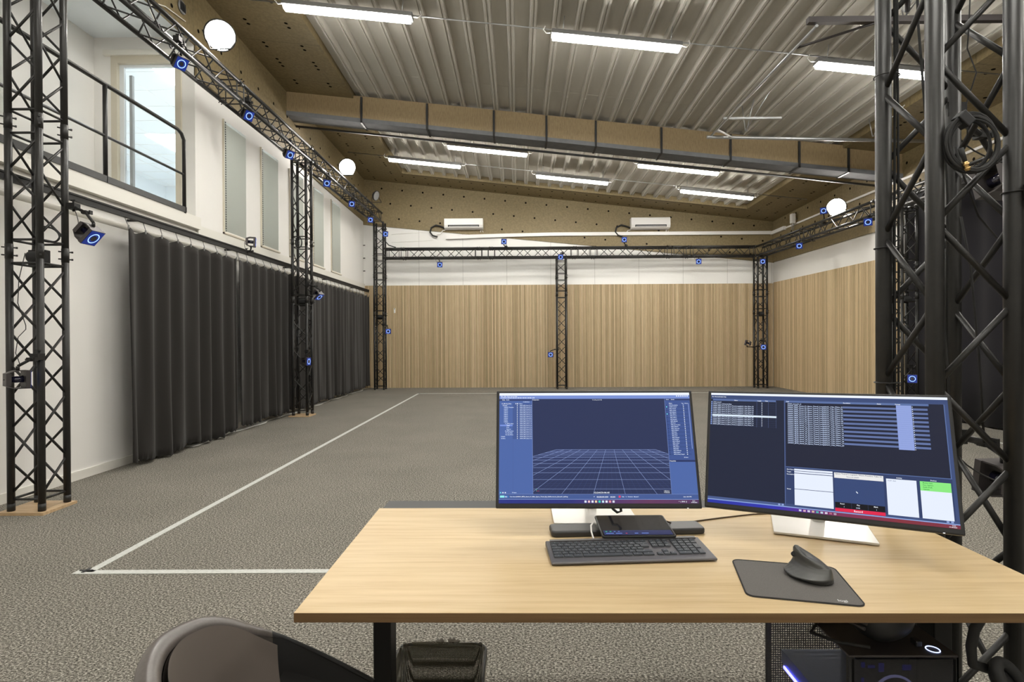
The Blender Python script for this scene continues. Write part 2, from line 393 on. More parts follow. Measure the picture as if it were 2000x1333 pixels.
# ------------------------------------------------------------------ trusses
HS=.12
CR=[(-HS,HS),(-HS,-HS),(HS,-HS),(HS,HS)]
chord_cache={}
def chord_mesh(Ln):
    if Ln not in chord_cache:
        b=MB().path([(0,0,0),(0,0,Ln)],.025,16)
        for z in (0.0,Ln-.06): b.path([(0,0,z+.002),(0,0,z+.058)],.0262,16)
        chord_cache[Ln]=b.mesh('chord',K['blackm'])
    return chord_cache[Ln]
def coup_mesh():
    if 'c' not in chord_cache:
        b=MB().path([(0,0,-.05),(0,0,.05)],.0272,12)
        for z in (-.03,.03): b.tube((-.045,0,z),(.045,0,z),.0055,6).cbox((.045,0,z),(.012,.014,.014))
        chord_cache['c']=b.mesh('coupler',K['blackm'])
    return chord_cache['c']
def truss(name,label,cat,loc,rot,segs,z0=.14,full=False,group=None,start=0):
    t=thing(name,label,cat,loc,rot,group); z=start
    for si,Ln in enumerate(segs):
        if full:
            sec=t
        for (x,y) in CR: link('chord',chord_mesh(Ln),t,M.Translation((x,y,z)))
        if si:
            for q,(x,y) in enumerate(CR): link('coupler',coup_mesh(),t,M.Translation((x,y,z))@M.Rotation(R(45 if q%2 else -45),4,'Z'))
        bars=[]
        for zz in ([z+.09,z+Ln-.09] if Ln>.45 else [z+.08,z+Ln-.08]):
            for i in range(4): a,b=CR[i],CR[(i+1)%4]; bars.append(((a[0],a[1],zz),(b[0],b[1],zz)))
        n=int(round((Ln-2*z0)/.25)); n=max(n,0)
        step=(Ln-2*z0)/n if n else 0
        if full: step=.25; n=int((Ln-z0-.1)/.25+.01)
        for i in range(4):
            a,b=CR[i],CR[(i+1)%4]
            for k in range(n):
                s0,s1=(a,b) if k%2==0 else (b,a)
                bars.append(((s0[0],s0[1],z+z0+k*step),(s1[0],s1[1],z+z0+(k+1)*step)))
        if full:
            for a,b in bars: MB().tube(a,b,.0095,12).build('brace',K['blackm'],t)
        else:
            lb=MB()
            for a,b in bars: lb.tube(a,b,.009,6,cap=False)
            lb.build('lattice',K['blackm'],t)
        z+=Ln
    return t
VZ=(0,0,0); VY=(-pi/2,0,0); VX=(0,pi/2,0)
truss('truss_tower','black square truss tower at the far left, nearest on the left wall','truss',(-3.79,4.37,.022),VZ,[2.0,1.0,1.45],.13,True)
truss('truss_tower','black truss tower halfway along the dark curtains','truss',(-3.765,9.71,.022),VZ,[2.0,1.0,1.45])
truss('truss_tower','tall black truss tower in the far left corner','truss',(-3.66,14.78,0),VZ,[2.0,1.0,.5,.93])
truss('truss_tower','black truss tower in the middle of the slatted back wall','truss',(1.15,14.78,0),VZ,[2.5,.46,.5])
truss('truss_tower','black truss tower in the far right corner','truss',(6.39,14.78,0),VZ,[2.0,.5,.97])
truss('truss_tower','black truss tower at the right wall, seen through the near truss','truss',(6.39,9.3,0),VZ,[2.0,.5,.97])
truss('truss_tower','large close black truss tower directly behind the right monitor','truss',(1.401,1.85,0),VZ,[3.0,.7],.18,True)
truss('truss_beam','high black truss beam running along the left wall above the curtains','truss',(-3.75,-.2,4.59),VY,[2.5,2.5,2.5,2.5,2.5,1.0,1.6])
truss('truss_beam','black truss beam crossing in front of the back wall','truss',(-3.53,14.78,3.60),VX,[.5,2.0,.33,2.2,.5,2.0,.5,1.75])
truss('truss_beam','black truss beam along the right wall with a lit floodlight','truss',(6.39,-.2,3.60),VY,[2.5,2.5,2.5,2.0,.6,2.5,2.5])
for (x,y,l) in ((-3.79,4.37,'far left truss tower'),(-3.765,9.71,'truss tower halfway along the curtains')):
    tag(MB().box((x-.19,y-.17,0),(x+.17,y+.16,.022)).build('base_plate',K['plate']),'thin birch plywood plate under the '+l,'base plate')

# devices inside the tower joints
def jbox(x,y,z,label,s=1):
    t=thing('loudspeaker',label,'loudspeaker',(x,y,z))
    bev(MB().cbox((-.015,.03,0),(.14*s,.05,.125)).build('bracket_plate',K['black'],t),.004)
    bev(MB().path([(-.04,-.03,-.0),(.075,-.03,0)],.045,20).build('speaker_body',K['rub'],t),.008)
jbox(-3.79,4.37,1.99,'black device in the joint of the far left truss tower')
jbox(-3.765,9.71,2.0,'black device in the joint of the middle left truss tower')
jbox(-3.66,14.78,1.92,'black device inside the far left corner tower')
jbox(6.39,14.78,1.95,'black device inside the far right corner tower')
jbox(6.39,9.3,1.95,'black device inside the tower at the right wall')

# ------------------------------------------------------------------ motion capture cameras
def cam_meshes():
    b=MB().box((-.068,-.05,-.068),(.068,-.022,.068))            # front frame
    b.box((-.045,.055,-.045),(.045,.085,.045))                   # rear block
    for s in (-1,1):
        b.add([(-.06,-.022,s*.068),(.06,-.022,s*.068),(.055,.03,s*.068),(-.055,.03,s*.068),(.042,.085,s*.046),(-.042,.085,s*.046),
               (-.06,-.022,s*.062),(.06,-.022,s*.062),(.055,.03,s*.062),(-.055,.03,s*.062),(.042,.085,s*.040),(-.042,.085,s*.040)],
              [(0,1,2,3),(3,2,4,5),(6,7,8,9),(9,8,10,11),(0,1,7,6),(5,4,10,11),(1,2,8,7),(2,4,10,8),(0,3,9,6),(3,5,11,9)])
    h=b.mesh('housing',K['gunmetal'])
    f=MB().box((-.063,-.0535,-.063),(.063,-.0500,.063)).mesh('face_plate',K['blue'])
    r=MB(); n=32
    vs=[(rr*cos(2*pi*i/n),-.0548,rr*sin(2*pi*i/n)) for rr in (.038,.046) for i in range(n)]
    r.add(vs,[(i,(i+1)%n,n+(i+1)%n,n+i) for i in range(n)]); r=r.mesh('light_ring',K['ring'])
    l=MB().path([(0,-.056,0),(0,.055,0)],.024,18).mesh('lens',K['lens'])
    return h,f,r,l
CMH=cam_meshes()
def mocap(pos,aim,mount,label,detail=True):
    pos=V(pos); mount=V(mount); t=thing('motion_capture_camera',label,'camera',pos)
    q=frame(V(aim)-pos).to_4x4()
    link('housing',CMH[0],t,q); fp=link('face_plate',CMH[1],t,q)
    link('light_ring',CMH[2],fp); link('lens',CMH[3],fp)
    top=V((q@V((0,.01,.068,1)))[:3]); end=mount-pos
    s=1 if end.z>=0 else -1
    if s<0: top=V((q@V((0,.01,-.068,1)))[:3])
    knee=(top+end)*.5+V((.02,0,.03*s))
    a=MB().tube(top,top+V((0,0,.03*s)),.012,8).tube(top+V((0,0,.03*s)),knee,.011,8).tube(knee,end,.012,8)
    a.cbox(knee,(.03,.04,.03)).tube(knee+V((-.035,0,0)),knee+V((.035,0,0)),.008,6).cbox(knee+V((.04,0,0)),(.012,.03,.03)); a.build('arm',K['black'],t)
    MB().cbox(end,(.065,.065,.05)).tube(end+V((0,0,-.04)),end+V((0,0,.05)),.008,6).cbox(end+V((0,0,.05)),(.04,.012,.01)).build('clamp',K['black'],t)
    if detail:
        back=V((q@V((0,.085,0,1)))[:3]); b=back+V((q@V((0,.06,0,1)))[:3])-V((q@V((0,0,0,1)))[:3])
        pts=[]
        for i in range(15):
            u=i/14; p=back*(1-u)**3+b*3*(1-u)**2*u+(end+V((.03,.05,-.16)))*3*(1-u)*u*u+end*u**3; pts.append(p)
        MB().path(pts,.003,5).build('cable',K['rub'],t)
    return t
CEN=(1.3,6.5,.9)
near=(1.6,2.2,.9)
mocap((-3.33,4.30,2.16),(-2.63,4.28,1.50),(-3.60,4.49,2.42),'camera with blue ring hung on the right side of the far left tower')
mocap((-3.72,4.12,1.045),(-2.9,5.3,1.03),(-3.67,4.22,1.21),'grey camera seen from its side low inside the far left tower')
mocap((-3.72,6.12,4.40),(-2.95,5.75,3.75),(-3.63,5.95,4.56),'first blue-ringed camera on the high left beam, nearest the railing')
mocap((-3.70,7.62,4.42),(-2.85,7.15,3.85),(-3.63,7.5,4.57),'second blue-ringed camera along the high left beam')
mocap((-3.70,9.0,4.34),(-2.8,8.45,3.7),(-3.63,8.9,4.5),'third blue-ringed camera along the high left beam, left of the tower')
mocap((-3.70,10.78,4.37),(.8,4.0,.5),(-3.63,10.7,4.5),'fourth blue-ringed camera on the left beam, right after the tower')
mocap((-3.70,12.4,4.36),(1,4,.5),(-3.63,12.3,4.5),'fifth blue-ringed camera along the high left beam')
mocap((-3.70,13.98,4.34),(1.2,4,.5),(-3.63,13.9,4.5),'sixth blue-ringed camera on the left beam, next to the corner tower')
mocap((-3.46,14.54,4.09),(.5,7,1),(-3.54,14.66,4.22),'blue-ringed camera high on the front of the corner tower')
mocap((-.36,14.5,3.86),(.6,5,1),(-.30,14.66,3.74),'blue-ringed camera standing on the back beam under the left air conditioner')
mocap((-2.03,14.5,3.27),(0,5,.8),(-2.17,14.66,3.46),'blue-ringed camera hanging under the back beam, left part')
mocap((1.11,14.5,3.45),(1,5,.8),(1.18,14.66,3.56),'blue-ringed camera at the top of the middle back tower')
mocap((2.76,14.5,3.89),(1.6,5,1),(2.84,14.66,3.74),'blue-ringed camera standing on the back beam under the right air conditioner')
mocap((4.68,14.5,3.31),(2,5,.8),(4.62,14.66,3.46),'blue-ringed camera hanging under the back beam, right part')
mocap((6.33,14.5,3.30),(2.6,5,.8),(6.35,14.64,3.46),'blue-ringed camera at the top of the far right corner tower')
mocap((-3.39,14.5,1.54),(0,5,1),(-3.54,14.64,1.72),'blue-ringed camera low on the far left corner tower, before the slats')
mocap((.84,14.5,.91),(.6,5,1.2),(1.03,14.64,1.05),'blue-ringed camera low on the middle back tower')
mocap((6.34,14.5,1.08),(2.6,5,1),(6.35,14.64,1.25),'blue-ringed camera low on the far right corner tower')
mocap((5.95,14.55,1.19),(3,16.5,2.2),(6.27,14.66,1.10),'dark camera turned sideways left of the far right corner tower')
mocap((6.22,12.40,3.36),(2.5,6,.5),(6.30,12.36,3.5),'blue-ringed camera hanging under the right wall beam, far end')
mocap((6.40,11.75,3.98),(1.6,3,1),(6.42,11.8,3.74),'blue-ringed camera above the right wall beam beside the floodlight')
mocap((6.22,9.98,3.38),(2.2,4,.5),(6.30,9.95,3.5),'blue-ringed camera under the right beam, at the edge of the near truss')
mocap((-3.40,9.45,2.09),(-2.75,9.25,1.3),(-3.62,9.59,2.28),'blue-ringed camera beside the middle left tower, above its black device')
mocap((-3.62,9.48,.96),(-2.7,9.35,.93),(-3.64,9.59,1.13),'blue-ringed camera low on the middle left tower')
mocap((-3.93,8.22,2.78),(-1,9.4,2.6),(-4.0,8.2,2.63),'dark camera standing on the curtain track')
mocap((6.37,9.10,.65),(3.5,4.2,.8),(6.39,9.18,.85),'blue-ringed camera low on the tower at the right wall')
mocap((1.98,2.32,.745),(1.6,6,1.2),(1.53,1.99,.98),'dark camera seen from behind at the foot side of the close truss')
mocap((2.12,2.50,2.02),(1.6,6.5,1.0),(1.53,1.99,2.12),'dark camera high behind the close truss tower')

# ------------------------------------------------------------------ floodlights
def flood(pos,aim,label,on=True,r=.165):
    t=thing('floodlight',label,'floodlight',pos); q=frame(V(aim)-V(pos)).to_4x4()
    b=MB().lathe([(0,.0),(r*.7,0),(r+.015,.05),(r+.015,.075),(r,.075)],28,mx=q@M.Translation((0,.08,0))@M.Rotation(pi/2,4,'X')); b.build('housing',K['black'],t)
    MB().disc(tuple((q@V((0,.003,0,1)))[:3]),r,tuple((q@V((0,-1,0,0)))[:3]),28).build('lamp_face',K['flood'] if on else K['grey'],t)
    MB().path([tuple((q@V((-r-.02,.04,0,1)))[:3]),(-.12,0,-.16),(.12,0,-.16),tuple((q@V((r+.02,.04,0,1)))[:3])],.009,6).build('yoke',K['black'],t)
flood((-3.57,6.70,5.0),(1.0,1.5,.6),'large glaring floodlight above the high left beam, nearest')
flood((-3.57,11.7,4.95),(1.4,4.5,.8),'smaller glaring floodlight further along the high left beam')
flood((6.38,11.25,3.93),(.5,3,.6),'glaring floodlight above the right wall beam')
flood((-3.5,13.85,4.90),(.5,12.6,3.4),'unlit floodlight above the left beam near the corner tower',False,.11)

# ------------------------------------------------------------------ back wall equipment
def aircon(x0,x1,z0,z1,label):
    w=x1-x0; h=z1-z0; t=thing('air_conditioner',label,'air conditioner',((x0+x1)/2,YB-.03,z0))
    bev(MB().prism([(0,0),(0,h),(-.20,h),(-.215,h*.35),(-.19,.03),(-.10,0)],-w/2,w/2,0,'yz').build('casing',K['white'],t),.012)
    MB().prism([(-.205,.055),(-.219,.10),(-.212,.105),(-.195,.05)],-w*.40,w*.40,0,'yz').build('outlet_slot',K['dark'],t)
    MB().box((-w*.38,-.222,.062),(w*.38,-.205,.070)).build('louvre',K['white'],t)
    MB().path([(-w/2+.03,-.05,.04),(-w/2-.12,-.05,.10),(-w/2-.24,-.05,.13),(-w/2-.37,-.05,.06),(-w/2-.40,-.05,-.06),(-w/2-.33,-.05,-.15),(-w/2-.2,-.05,-.19)],.022,8).build('hose',K['rub'],t)
    MB().path([(-w/2+.02,-.04,-.0),(-w/2-.06,-.04,-.02),(-w/2-.12,-.04,-.11),(-w/2-.22,-.04,-.13)],.010,6).build('drain_pipe',K['white'],t)
    MB().path([(w/2-.07,-.04,0),(w/2-.08,-.04,-.07)],.008,6).path([(w/2-.05,-.04,0),(w/2-.0,-.04,-.07)],.006,6).build('cable_tail',K['white'],t)
aircon(-1.98,-.93,4.30,4.58,'white air conditioner on the back wall, the left one')
aircon(3.05,4.10,4.27,4.57,'white air conditioner on the back wall, the right one')
ct=thing('cable_trunking','white cable trunking along the top of the back wall, turning onto the right wall','cable duct',(0,YB-.03,4.15))
vs=[]; pts=[(-1.95,4.05,4.15),(-.5,4.095,4.185),(1.0,4.12,4.21),(XR-.03,4.12,4.21)]
b=MB()
for (x0,a0,b0),(x1,a1,b1) in zip(pts,pts[1:]):
    b.add([(x,y,z-4.15) for x,z in ((x0,a0),(x1,a1),(x1,b1),(x0,b0)) for y in (0,-.06)],[(0,2,3,1),(4,6,7,5),(1,3,5,7),(0,2,4,6),(0,1,7,6),(2,3,5,4)])
b.build('back_run',K['white'],ct)
MB().box((XR-.10,-.75,-.04),(XR-.03,0,.05)).box((XR-.06,-12,-.02),(XR-.03,-.75,.02)).build('side_run',K['white'],ct)
for z0,z1,l in ((4.20,4.27,'upper'),(3.98,4.03,'lower')):
    tag(MB().tube((-3.45,YB-.012,z0),(-2.3,YB-.012,z1),.0035,6).build('wall_cable',K['creamw']),l+' of two thin cables on the white wall beside the corner tower','cable')
t=thing('remote_control','white remote control in a holder on the back wall slats','remote control',(-3.37,YB-.027,2.05))
bev(MB().box((-.02,-.02,0),(.02,0,.13)).build('holder',K['white'],t)); MB().box((-.012,-.022,.10),(.012,-.02,.12)).build('display',K['dark'],t)
t=thing('wireless_access_point','small grey-white antenna unit hanging on the right wall plywood','antenna',(XR-.03,13.9,4.15))
bev(MB().box((-.16,-.06,.0),(-.06,.06,.24)).build('casing',K['white'],t),.015)
MB().tube((-.1,0,.12),(0,0,.12),.02,8).build('wall_bracket',K['grey'],t)
for s in (-.04,.04): MB().tube((-.11,s,0),(-.11,s,-.16),.009,6).build('antenna',K['grey'],t)
for k,z in enumerate((3.2,3.55,3.9)):
    tag(MB().tube((XL+.0,YB-.06,z),(XL+.06,YB-.06,z),.012,6).build('wall_hook',K['dark']),'tiny dark hook in the far left wall corner','hook','corner hooks')
# corner cable from BL tower to beam
tag(MB().path([(-3.5,14.62,4.0),(-3.47,14.62,3.9),(-3.38,14.62,3.8),(-3.2,14.64,3.745)],.013,6).build('cable',K['rub']),'thick black cable bending from the corner tower onto the back beam','cable')

# ------------------------------------------------------------------ windows with blinds
for i,y in enumerate(WY):
    w=MB().box((XL-.13,y,W0),(XL-.09,y+.03,W1)).box((XL-.13,y+WW-.03,W0),(XL-.09,y+WW,W1)).box((XL-.13,y,W1-.03),(XL-.09,y+WW,W1)).box((XL-.13,y,W0),(XL-.09,y+WW,W0+.03)).build('window_%d'%(i+1),K['creamw']); w['kind']='structure'
    MB().box((XL-.112,y+.03,W0+.03),(XL-.108,y+WW-.03,W1-.03)).build('pane',K['glass'],w)
    MB().box((XL-.02,y-.02,W0-.02),(XL+.025,y,W1)).box((XL-.08,y-.02,W0-.02),(XL+.03,y+WW+.01,W0)).build('window_casing',K['cream'],w)
    t=thing('venetian_blind',('lowered pale venetian blind in the %s upper window along the left wall'%(['first','second','third','fourth','fifth'][i])),'blind',(XL-.004,y,W0))
    b=MB(); z=.03
    while z<W1-W0-.03:
        b.add([(.006,.052,z),(-.005,.052,z-.0145),(-.005,WW-.004,z-.0145),(.006,WW-.004,z)],[(0,1,2,3)]); z+=.0125
    b.build('blind_slats',K['blind'],t)
    MB().box((-.012,.05,.0),(.012,WW-.005,.022)).build('bottom_rail',K['creamw'],t)
    b=MB(); z=.03
    while z<W1-W0-.02: b.cbox((.014,.055,z),(.006,.012,.020)); z+=.034
    b.build('ladder_cord',K['dark'],t)
# far-left gallery window blind
t=thing('venetian_blind','pale blind at the far left edge on the gallery side wall','blind',(GX+.03,4.7,3.75)); b=MB(); z=.0
while z<1.2: b.box((-.005,0,z),(.012,1.3,z+.008)); z+=.0125
b.build('blind_slats',K['blind'],t)

# ------------------------------------------------------------------ gallery railing
rl=thing('railing','black tube railing of the upstairs gallery at upper left','railing',(XL+.06,0,GZ))
top=[(0,-3,1.0),(0,6.80,.99),(0,6.88,.965),(0,6.93,.90),(0,6.93,-.01)]
MB().path(top,.022,12).build('top_rail',K['blackm'],rl)
MB().tube((0,-3,.47),(0,6.92,.47),.015,10).build('middle_rail',K['blackm'],rl)
MB().box((-.02,-3,.0),(.02,6.95,.065)).build('bottom_channel',K['blackm'],rl)
for y in (5.60,4.2,2.8,1.4): MB().tube((0,y,0),(0,y,.99),.021,12).build('post',K['blackm'],rl)
tag(MB().path([(XL+.05,7.0,5.35),(XL+.05,6.6,5.3),(XL+.06,6.35,5.2),(XL+.06,6.3,5.08),(XL+.06,6.4,5.0)],.006,8).build('wall_cable',K['creamw']),'pale bent cable above the office door','cable')

# round vent
t=thing('wall_vent','small round vent high on the plywood wall above the office door','vent',(XL+.03,6.95,5.50),(0,pi/2,0))
MB().lathe([(0,.0),(.07,.0),(.085,.012),(.07,.02),(.0,.018)],24).build('cover',K['grey'],t); b=MB()
for k in range(-4,5): b.box((-.055,k*.013-.002,.019),(.055,k*.013+.002,.024))
b.build('grille',K['dark'],t)
# ------------------------------------------------------------------ curtain track, curtains
tk=thing('curtain_track','long black curtain track fixed along the left wall above the dark curtains','curtain track',(-4.0,-3,2.62))
MB().box((-.02,0,-.03),(.02,17.9,.035)).box((-.03,0,.02),(.03,17.9,.035)).build('rail',K['black'],tk)
for k in range(9): MB().box((-.24,1+2*k-.015,.0),(0,1+2*k+.015,.02)).build('bracket',K['black'],tk)
tag(MB().tube((-4.14,-3,2.53),(-4.14,15.15,2.53),.028,10).build('wall_pipe',K['creamw']),'white pipe on the wall just below the curtain track','pipe')
def curtain(y0,y1,label,seed,x0=-4.0):
    rnd=random.Random(seed); hz=.045 if seed==1 else .085; t=thing('curtain',label,'curtain',(x0,y0,hz)); Ln=y1-y0; H=2.50-hz; rnd.random()
    nh=max(3,int(round(Ln/.27))); ph=[rnd.uniform(-.5,.5) for _ in range(nh+2)]
    am=[rnd.uniform(.6,1.25) for _ in range(nh+2)]
    def wave(u):
        s=u*nh; i=int(min(s,nh-1)); fr=s-i; a=am[i]*(1-fr)+am[i+1]*fr; p=ph[i]*(1-fr)+ph[i+1]*fr
        return a*sin(2*pi*s+p)+.55*sin(3.3*pi*s/1.7+seed)+.35*sin(8.3*s+2*seed)
    def fn(u,v):
        s=u*nh; sc=abs(sin(pi*s)); top=H-.045*sc*(v**6)
        z=v*H if v<.9 else .9*H+(top-.9*H)*(v-.9)/.1
        amp=.029*(.7+.3*(1-v))
        y=u*Ln+.03*sin(2*pi*s*.5+seed)*(1-v)
        hem=.012*sin(9*pi*s+seed)*(1-v)**8+.02*sin(1.7*s+seed)*(1-v)**4
        x=amp*wave(u)+.010*sin(3*pi*s+4*v)*(1-v)
        return (x,y,z+hem)
    b=MB().grid(fn,nh*14+1,26); o=b.build('cloth',K['curtain'],t)
    sm=o.modifiers.new('s','SOLIDIFY'); sm.thickness=.004
    for k in range(nh+1):
        x,y,z=fn(k/nh,1); MB().path([(x,y,z-.03),(x,y,z+.01),(x*.3,y,z+.03),(-.02,y,2.60-hz)],.004,5).cbox((x,y,z-.005),(.010,.016,.035)).build('hook',K['grey'],t)
curtain(5.67,7.93,'dark grey curtain nearest the camera, on the left wall',1)
curtain(7.95,10.60,'dark grey curtain second from the camera, behind the middle left tower',2)
curtain(10.62,12.93,'dark grey curtain third from the camera, just past the middle tower',3)
curtain(12.95,14.95,'dark grey curtain farthest away, ending at the slatted back wall',4)
b=MB()
b.grid(lambda u,v:(XL+.016+(.135+.03*sin(u*37)+.018*sin(u*83+1))*v,6.9+8.2*u,.003+.006*abs(sin(u*61))*v*(1-v)*4),160,5)
o=b.build('floor_film',mat('white_film',(.72,.71,.68),.5)); o.modifiers.new('s','SOLIDIFY').thickness=.0015
tag(o,'white strip of protective film on the floor under the curtains','floor film')
# black drape on the right wall
t=thing('stage_drape','black floor-length drape covering the right wall behind the close truss','curtain',(XR-.12,-4,.02))
b=MB().grid(lambda u,v:(.025*sin(u*150)+.012*sin(u*61+1),u*13.9,v*3.78),560,6); o=b.build('cloth',K['curtainb'],t); o.modifiers.new('s','SOLIDIFY').thickness=.004
MB().tube((0,0,3.78),(0,13.9,3.78),.025,8).build('top_bar',K['black'],t)

# ------------------------------------------------------------------ floor tape
def strip(a,b,w,label):
    a=V((*a,0)); b=V((*b,0)); d=(b-a).normalized(); n=V((-d.y,d.x,0))*w/2
    o=MB().add([p+V((0,0,z)) for z in (.0005,.003) for p in (a-n,b-n,b+n,a+n)],[(0,3,2,1),(4,5,6,7),(0,1,5,4),(1,2,6,5),(2,3,7,6),(3,0,4,7)]).build('floor_tape',K['tape']); tag(o,label,'tape')
strip((-2.47,3.17),(-2.44,13.62),.05,'long pale tape line on the carpet running away along the left side')
strip((-2.55,3.17),(6.0,3.25),.05,'pale tape line on the carpet running right, under the desk')
strip((-2.44,13.6),(6.0,13.5),.05,'far pale tape line on the carpet in front of the back wall')
strip((6.0,3.2),(6.0,13.5),.05,'pale tape line on the carpet along the right side')
for (x,y,l) in ((-2.5,3.19,'near left'),(-2.44,13.62,'far left')):
    tag(MB().box((x-.035,y-.008,.003),(x+.035,y+.008,.006)).box((x-.008,y-.03,.003),(x+.008,y+.03,.0065)).build('corner_mark',K['dark']),'small dark cross mark on the %s corner of the tape'%l,'floor marker')

# ------------------------------------------------------------------ desk
DT=.74
dk=thing('desk','pale oak desk in the foreground with black legs','desk',(.38,1.57,0))
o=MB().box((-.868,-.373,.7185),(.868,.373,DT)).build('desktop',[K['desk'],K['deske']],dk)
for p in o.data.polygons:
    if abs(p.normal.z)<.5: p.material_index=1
bev(o,.0015,2)
o=MB().box((-.860,.376,.712),(.85,.482,.734)).build('rear_panel',K['dark'],dk); bev(o,.002)
for s,x in ((-1,-.752),(1,.752)):
    bev(MB().box((x-.024,-.07,.02),(x+.024,.0,.66)).box((x-.026,-.072,.02),(x+.026,.002,.30)).build('leg',K['black'],dk),.003)
    bev(MB().box((x-.035,-.36,0),(x+.035,.34,.022)).build('foot',K['black'],dk),.004)
    MB().box((x-.024,-.09,.69),(x+.024,.33,.7185)).build('support_arm',K['black'],dk)
MB().box((-.73,-.06,.655),(.73,-.01,.70)).build('crossbar',K['black'],dk)
MB().box((-.80,-.34,.708),(-.74,-.30,.7185)).build('cable_clip',K['dark'],dk)

# ------------------------------------------------------------------ screens
EM={}
def EC(c,k=1):
    key=(c,k)
    if key not in EM: EM[key]=emis('screen_colour',c,k)
    return EM[key]
class Screen:
    "flat display picture in local x/z, u right, v down, laid on the panel"
    def __init__(s,w,h): s.w,s.h=w,h; s.b=MB(); s.m=[]
    def mi(s,c):
        mm=c if not isinstance(c,tuple) else EC(c)
        if mm not in s.m: s.m.append(mm)
        return s.m.index(mm)
    def pt(s,u,v,l): return ((u-.5)*s.w,-.0004-l*.00012,(.5-v)*s.h)
    def q(s,u0,v0,u1,v1,c,l=1): s.b.add([s.pt(u0,v0,l),s.pt(u0,v1,l),s.pt(u1,v1,l),s.pt(u1,v0,l)],[(0,1,2,3)],s.mi(c))
    def line(s,a,b,w,c,l=2):
        ax,ay=a; bx,by=b; dx,dy=(bx-ax)*s.w,(by-ay)*s.h; n=hypot(dx,dy) or 1; ox,oy=-dy/n*w/2/s.w,dx/n*w/2/s.h
        s.b.add([s.pt(ax+ox,ay+oy,l),s.pt(ax-ox,ay-oy,l),s.pt(bx-ox,by-oy,l),s.pt(bx+ox,by+oy,l)],[(0,1,2,3)],s.mi(c))
    def text(s,u,v,txt,hh,c,l=4,wid=None):
        me=text_mesh(txt); 
        if not me[0]: return
        W=max(p[0] for p in me[0]); k=hh*s.h; kx=k if wid is None else wid*s.w/W
        x0=(u-.5)*s.w; z0=(.5-v)*s.h; i=s.mi(c)
        s.b.add([(x0+p[0]*kx,-.0004-l*.00012,z0+p[1]*k) for p in me[0]],me[1],i)
TC={}
def text_mesh(txt,res=1):
    if txt in TC: return TC[txt]
    cu=bpy.data.curves.new('lettering','FONT'); cu.body=txt; cu.size=1; cu.resolution_u=res; cu.offset=.028
    ob=bpy.data.objects.new('lettering',cu); COL.objects.link(ob)
    dg=bpy.context.evaluated_depsgraph_get(); me=bpy.data.meshes.new_from_object(ob.evaluated_get(dg))
    r=([(v.co.x,v.co.y) for v in me.vertices],[tuple(p.vertices) for p in me.polygons])
    bpy.data.objects.remove(ob); bpy.data.curves.remove(cu); bpy.data.meshes.remove(me); TC[txt]=r; return r
def gradient(name,stops,w):
    m=mat(name,(0,0,0),.6); t=N(m,'ShaderNodeTexCoord'); sp=N(m,'ShaderNodeSeparateXYZ'); L(m,t.outputs['Object'],sp.inputs[0])
    mr=N(m,'ShaderNodeMapRange'); mr.inputs[1].default_value=-w/2; mr.inputs[2].default_value=w/2; L(m,sp.outputs[0],mr.inputs[0])
    L(m,ramp(m,mr.outputs[0],[(p,lin(c)) for p,c in stops]),PB(m).inputs['Emission Color']); PB(m).inputs['Emission Strength'].default_value=1/(2**EXPO); return m
WHT=(240,246,255); TXT=(214,228,255)
ICON=[(225,235,255),(240,200,205),(235,240,255),(240,215,170),(60,215,190),(200,235,240),(240,240,255),(230,150,160),(220,225,240)]
def taskbar(s,u0,v0,v1):
    for i,c in enumerate(ICON):
        s.q(u0+i*.0175,v0+(v1-v0)*.22,u0+.0105+i*.0175,v0+(v1-v0)*.78,c,3)
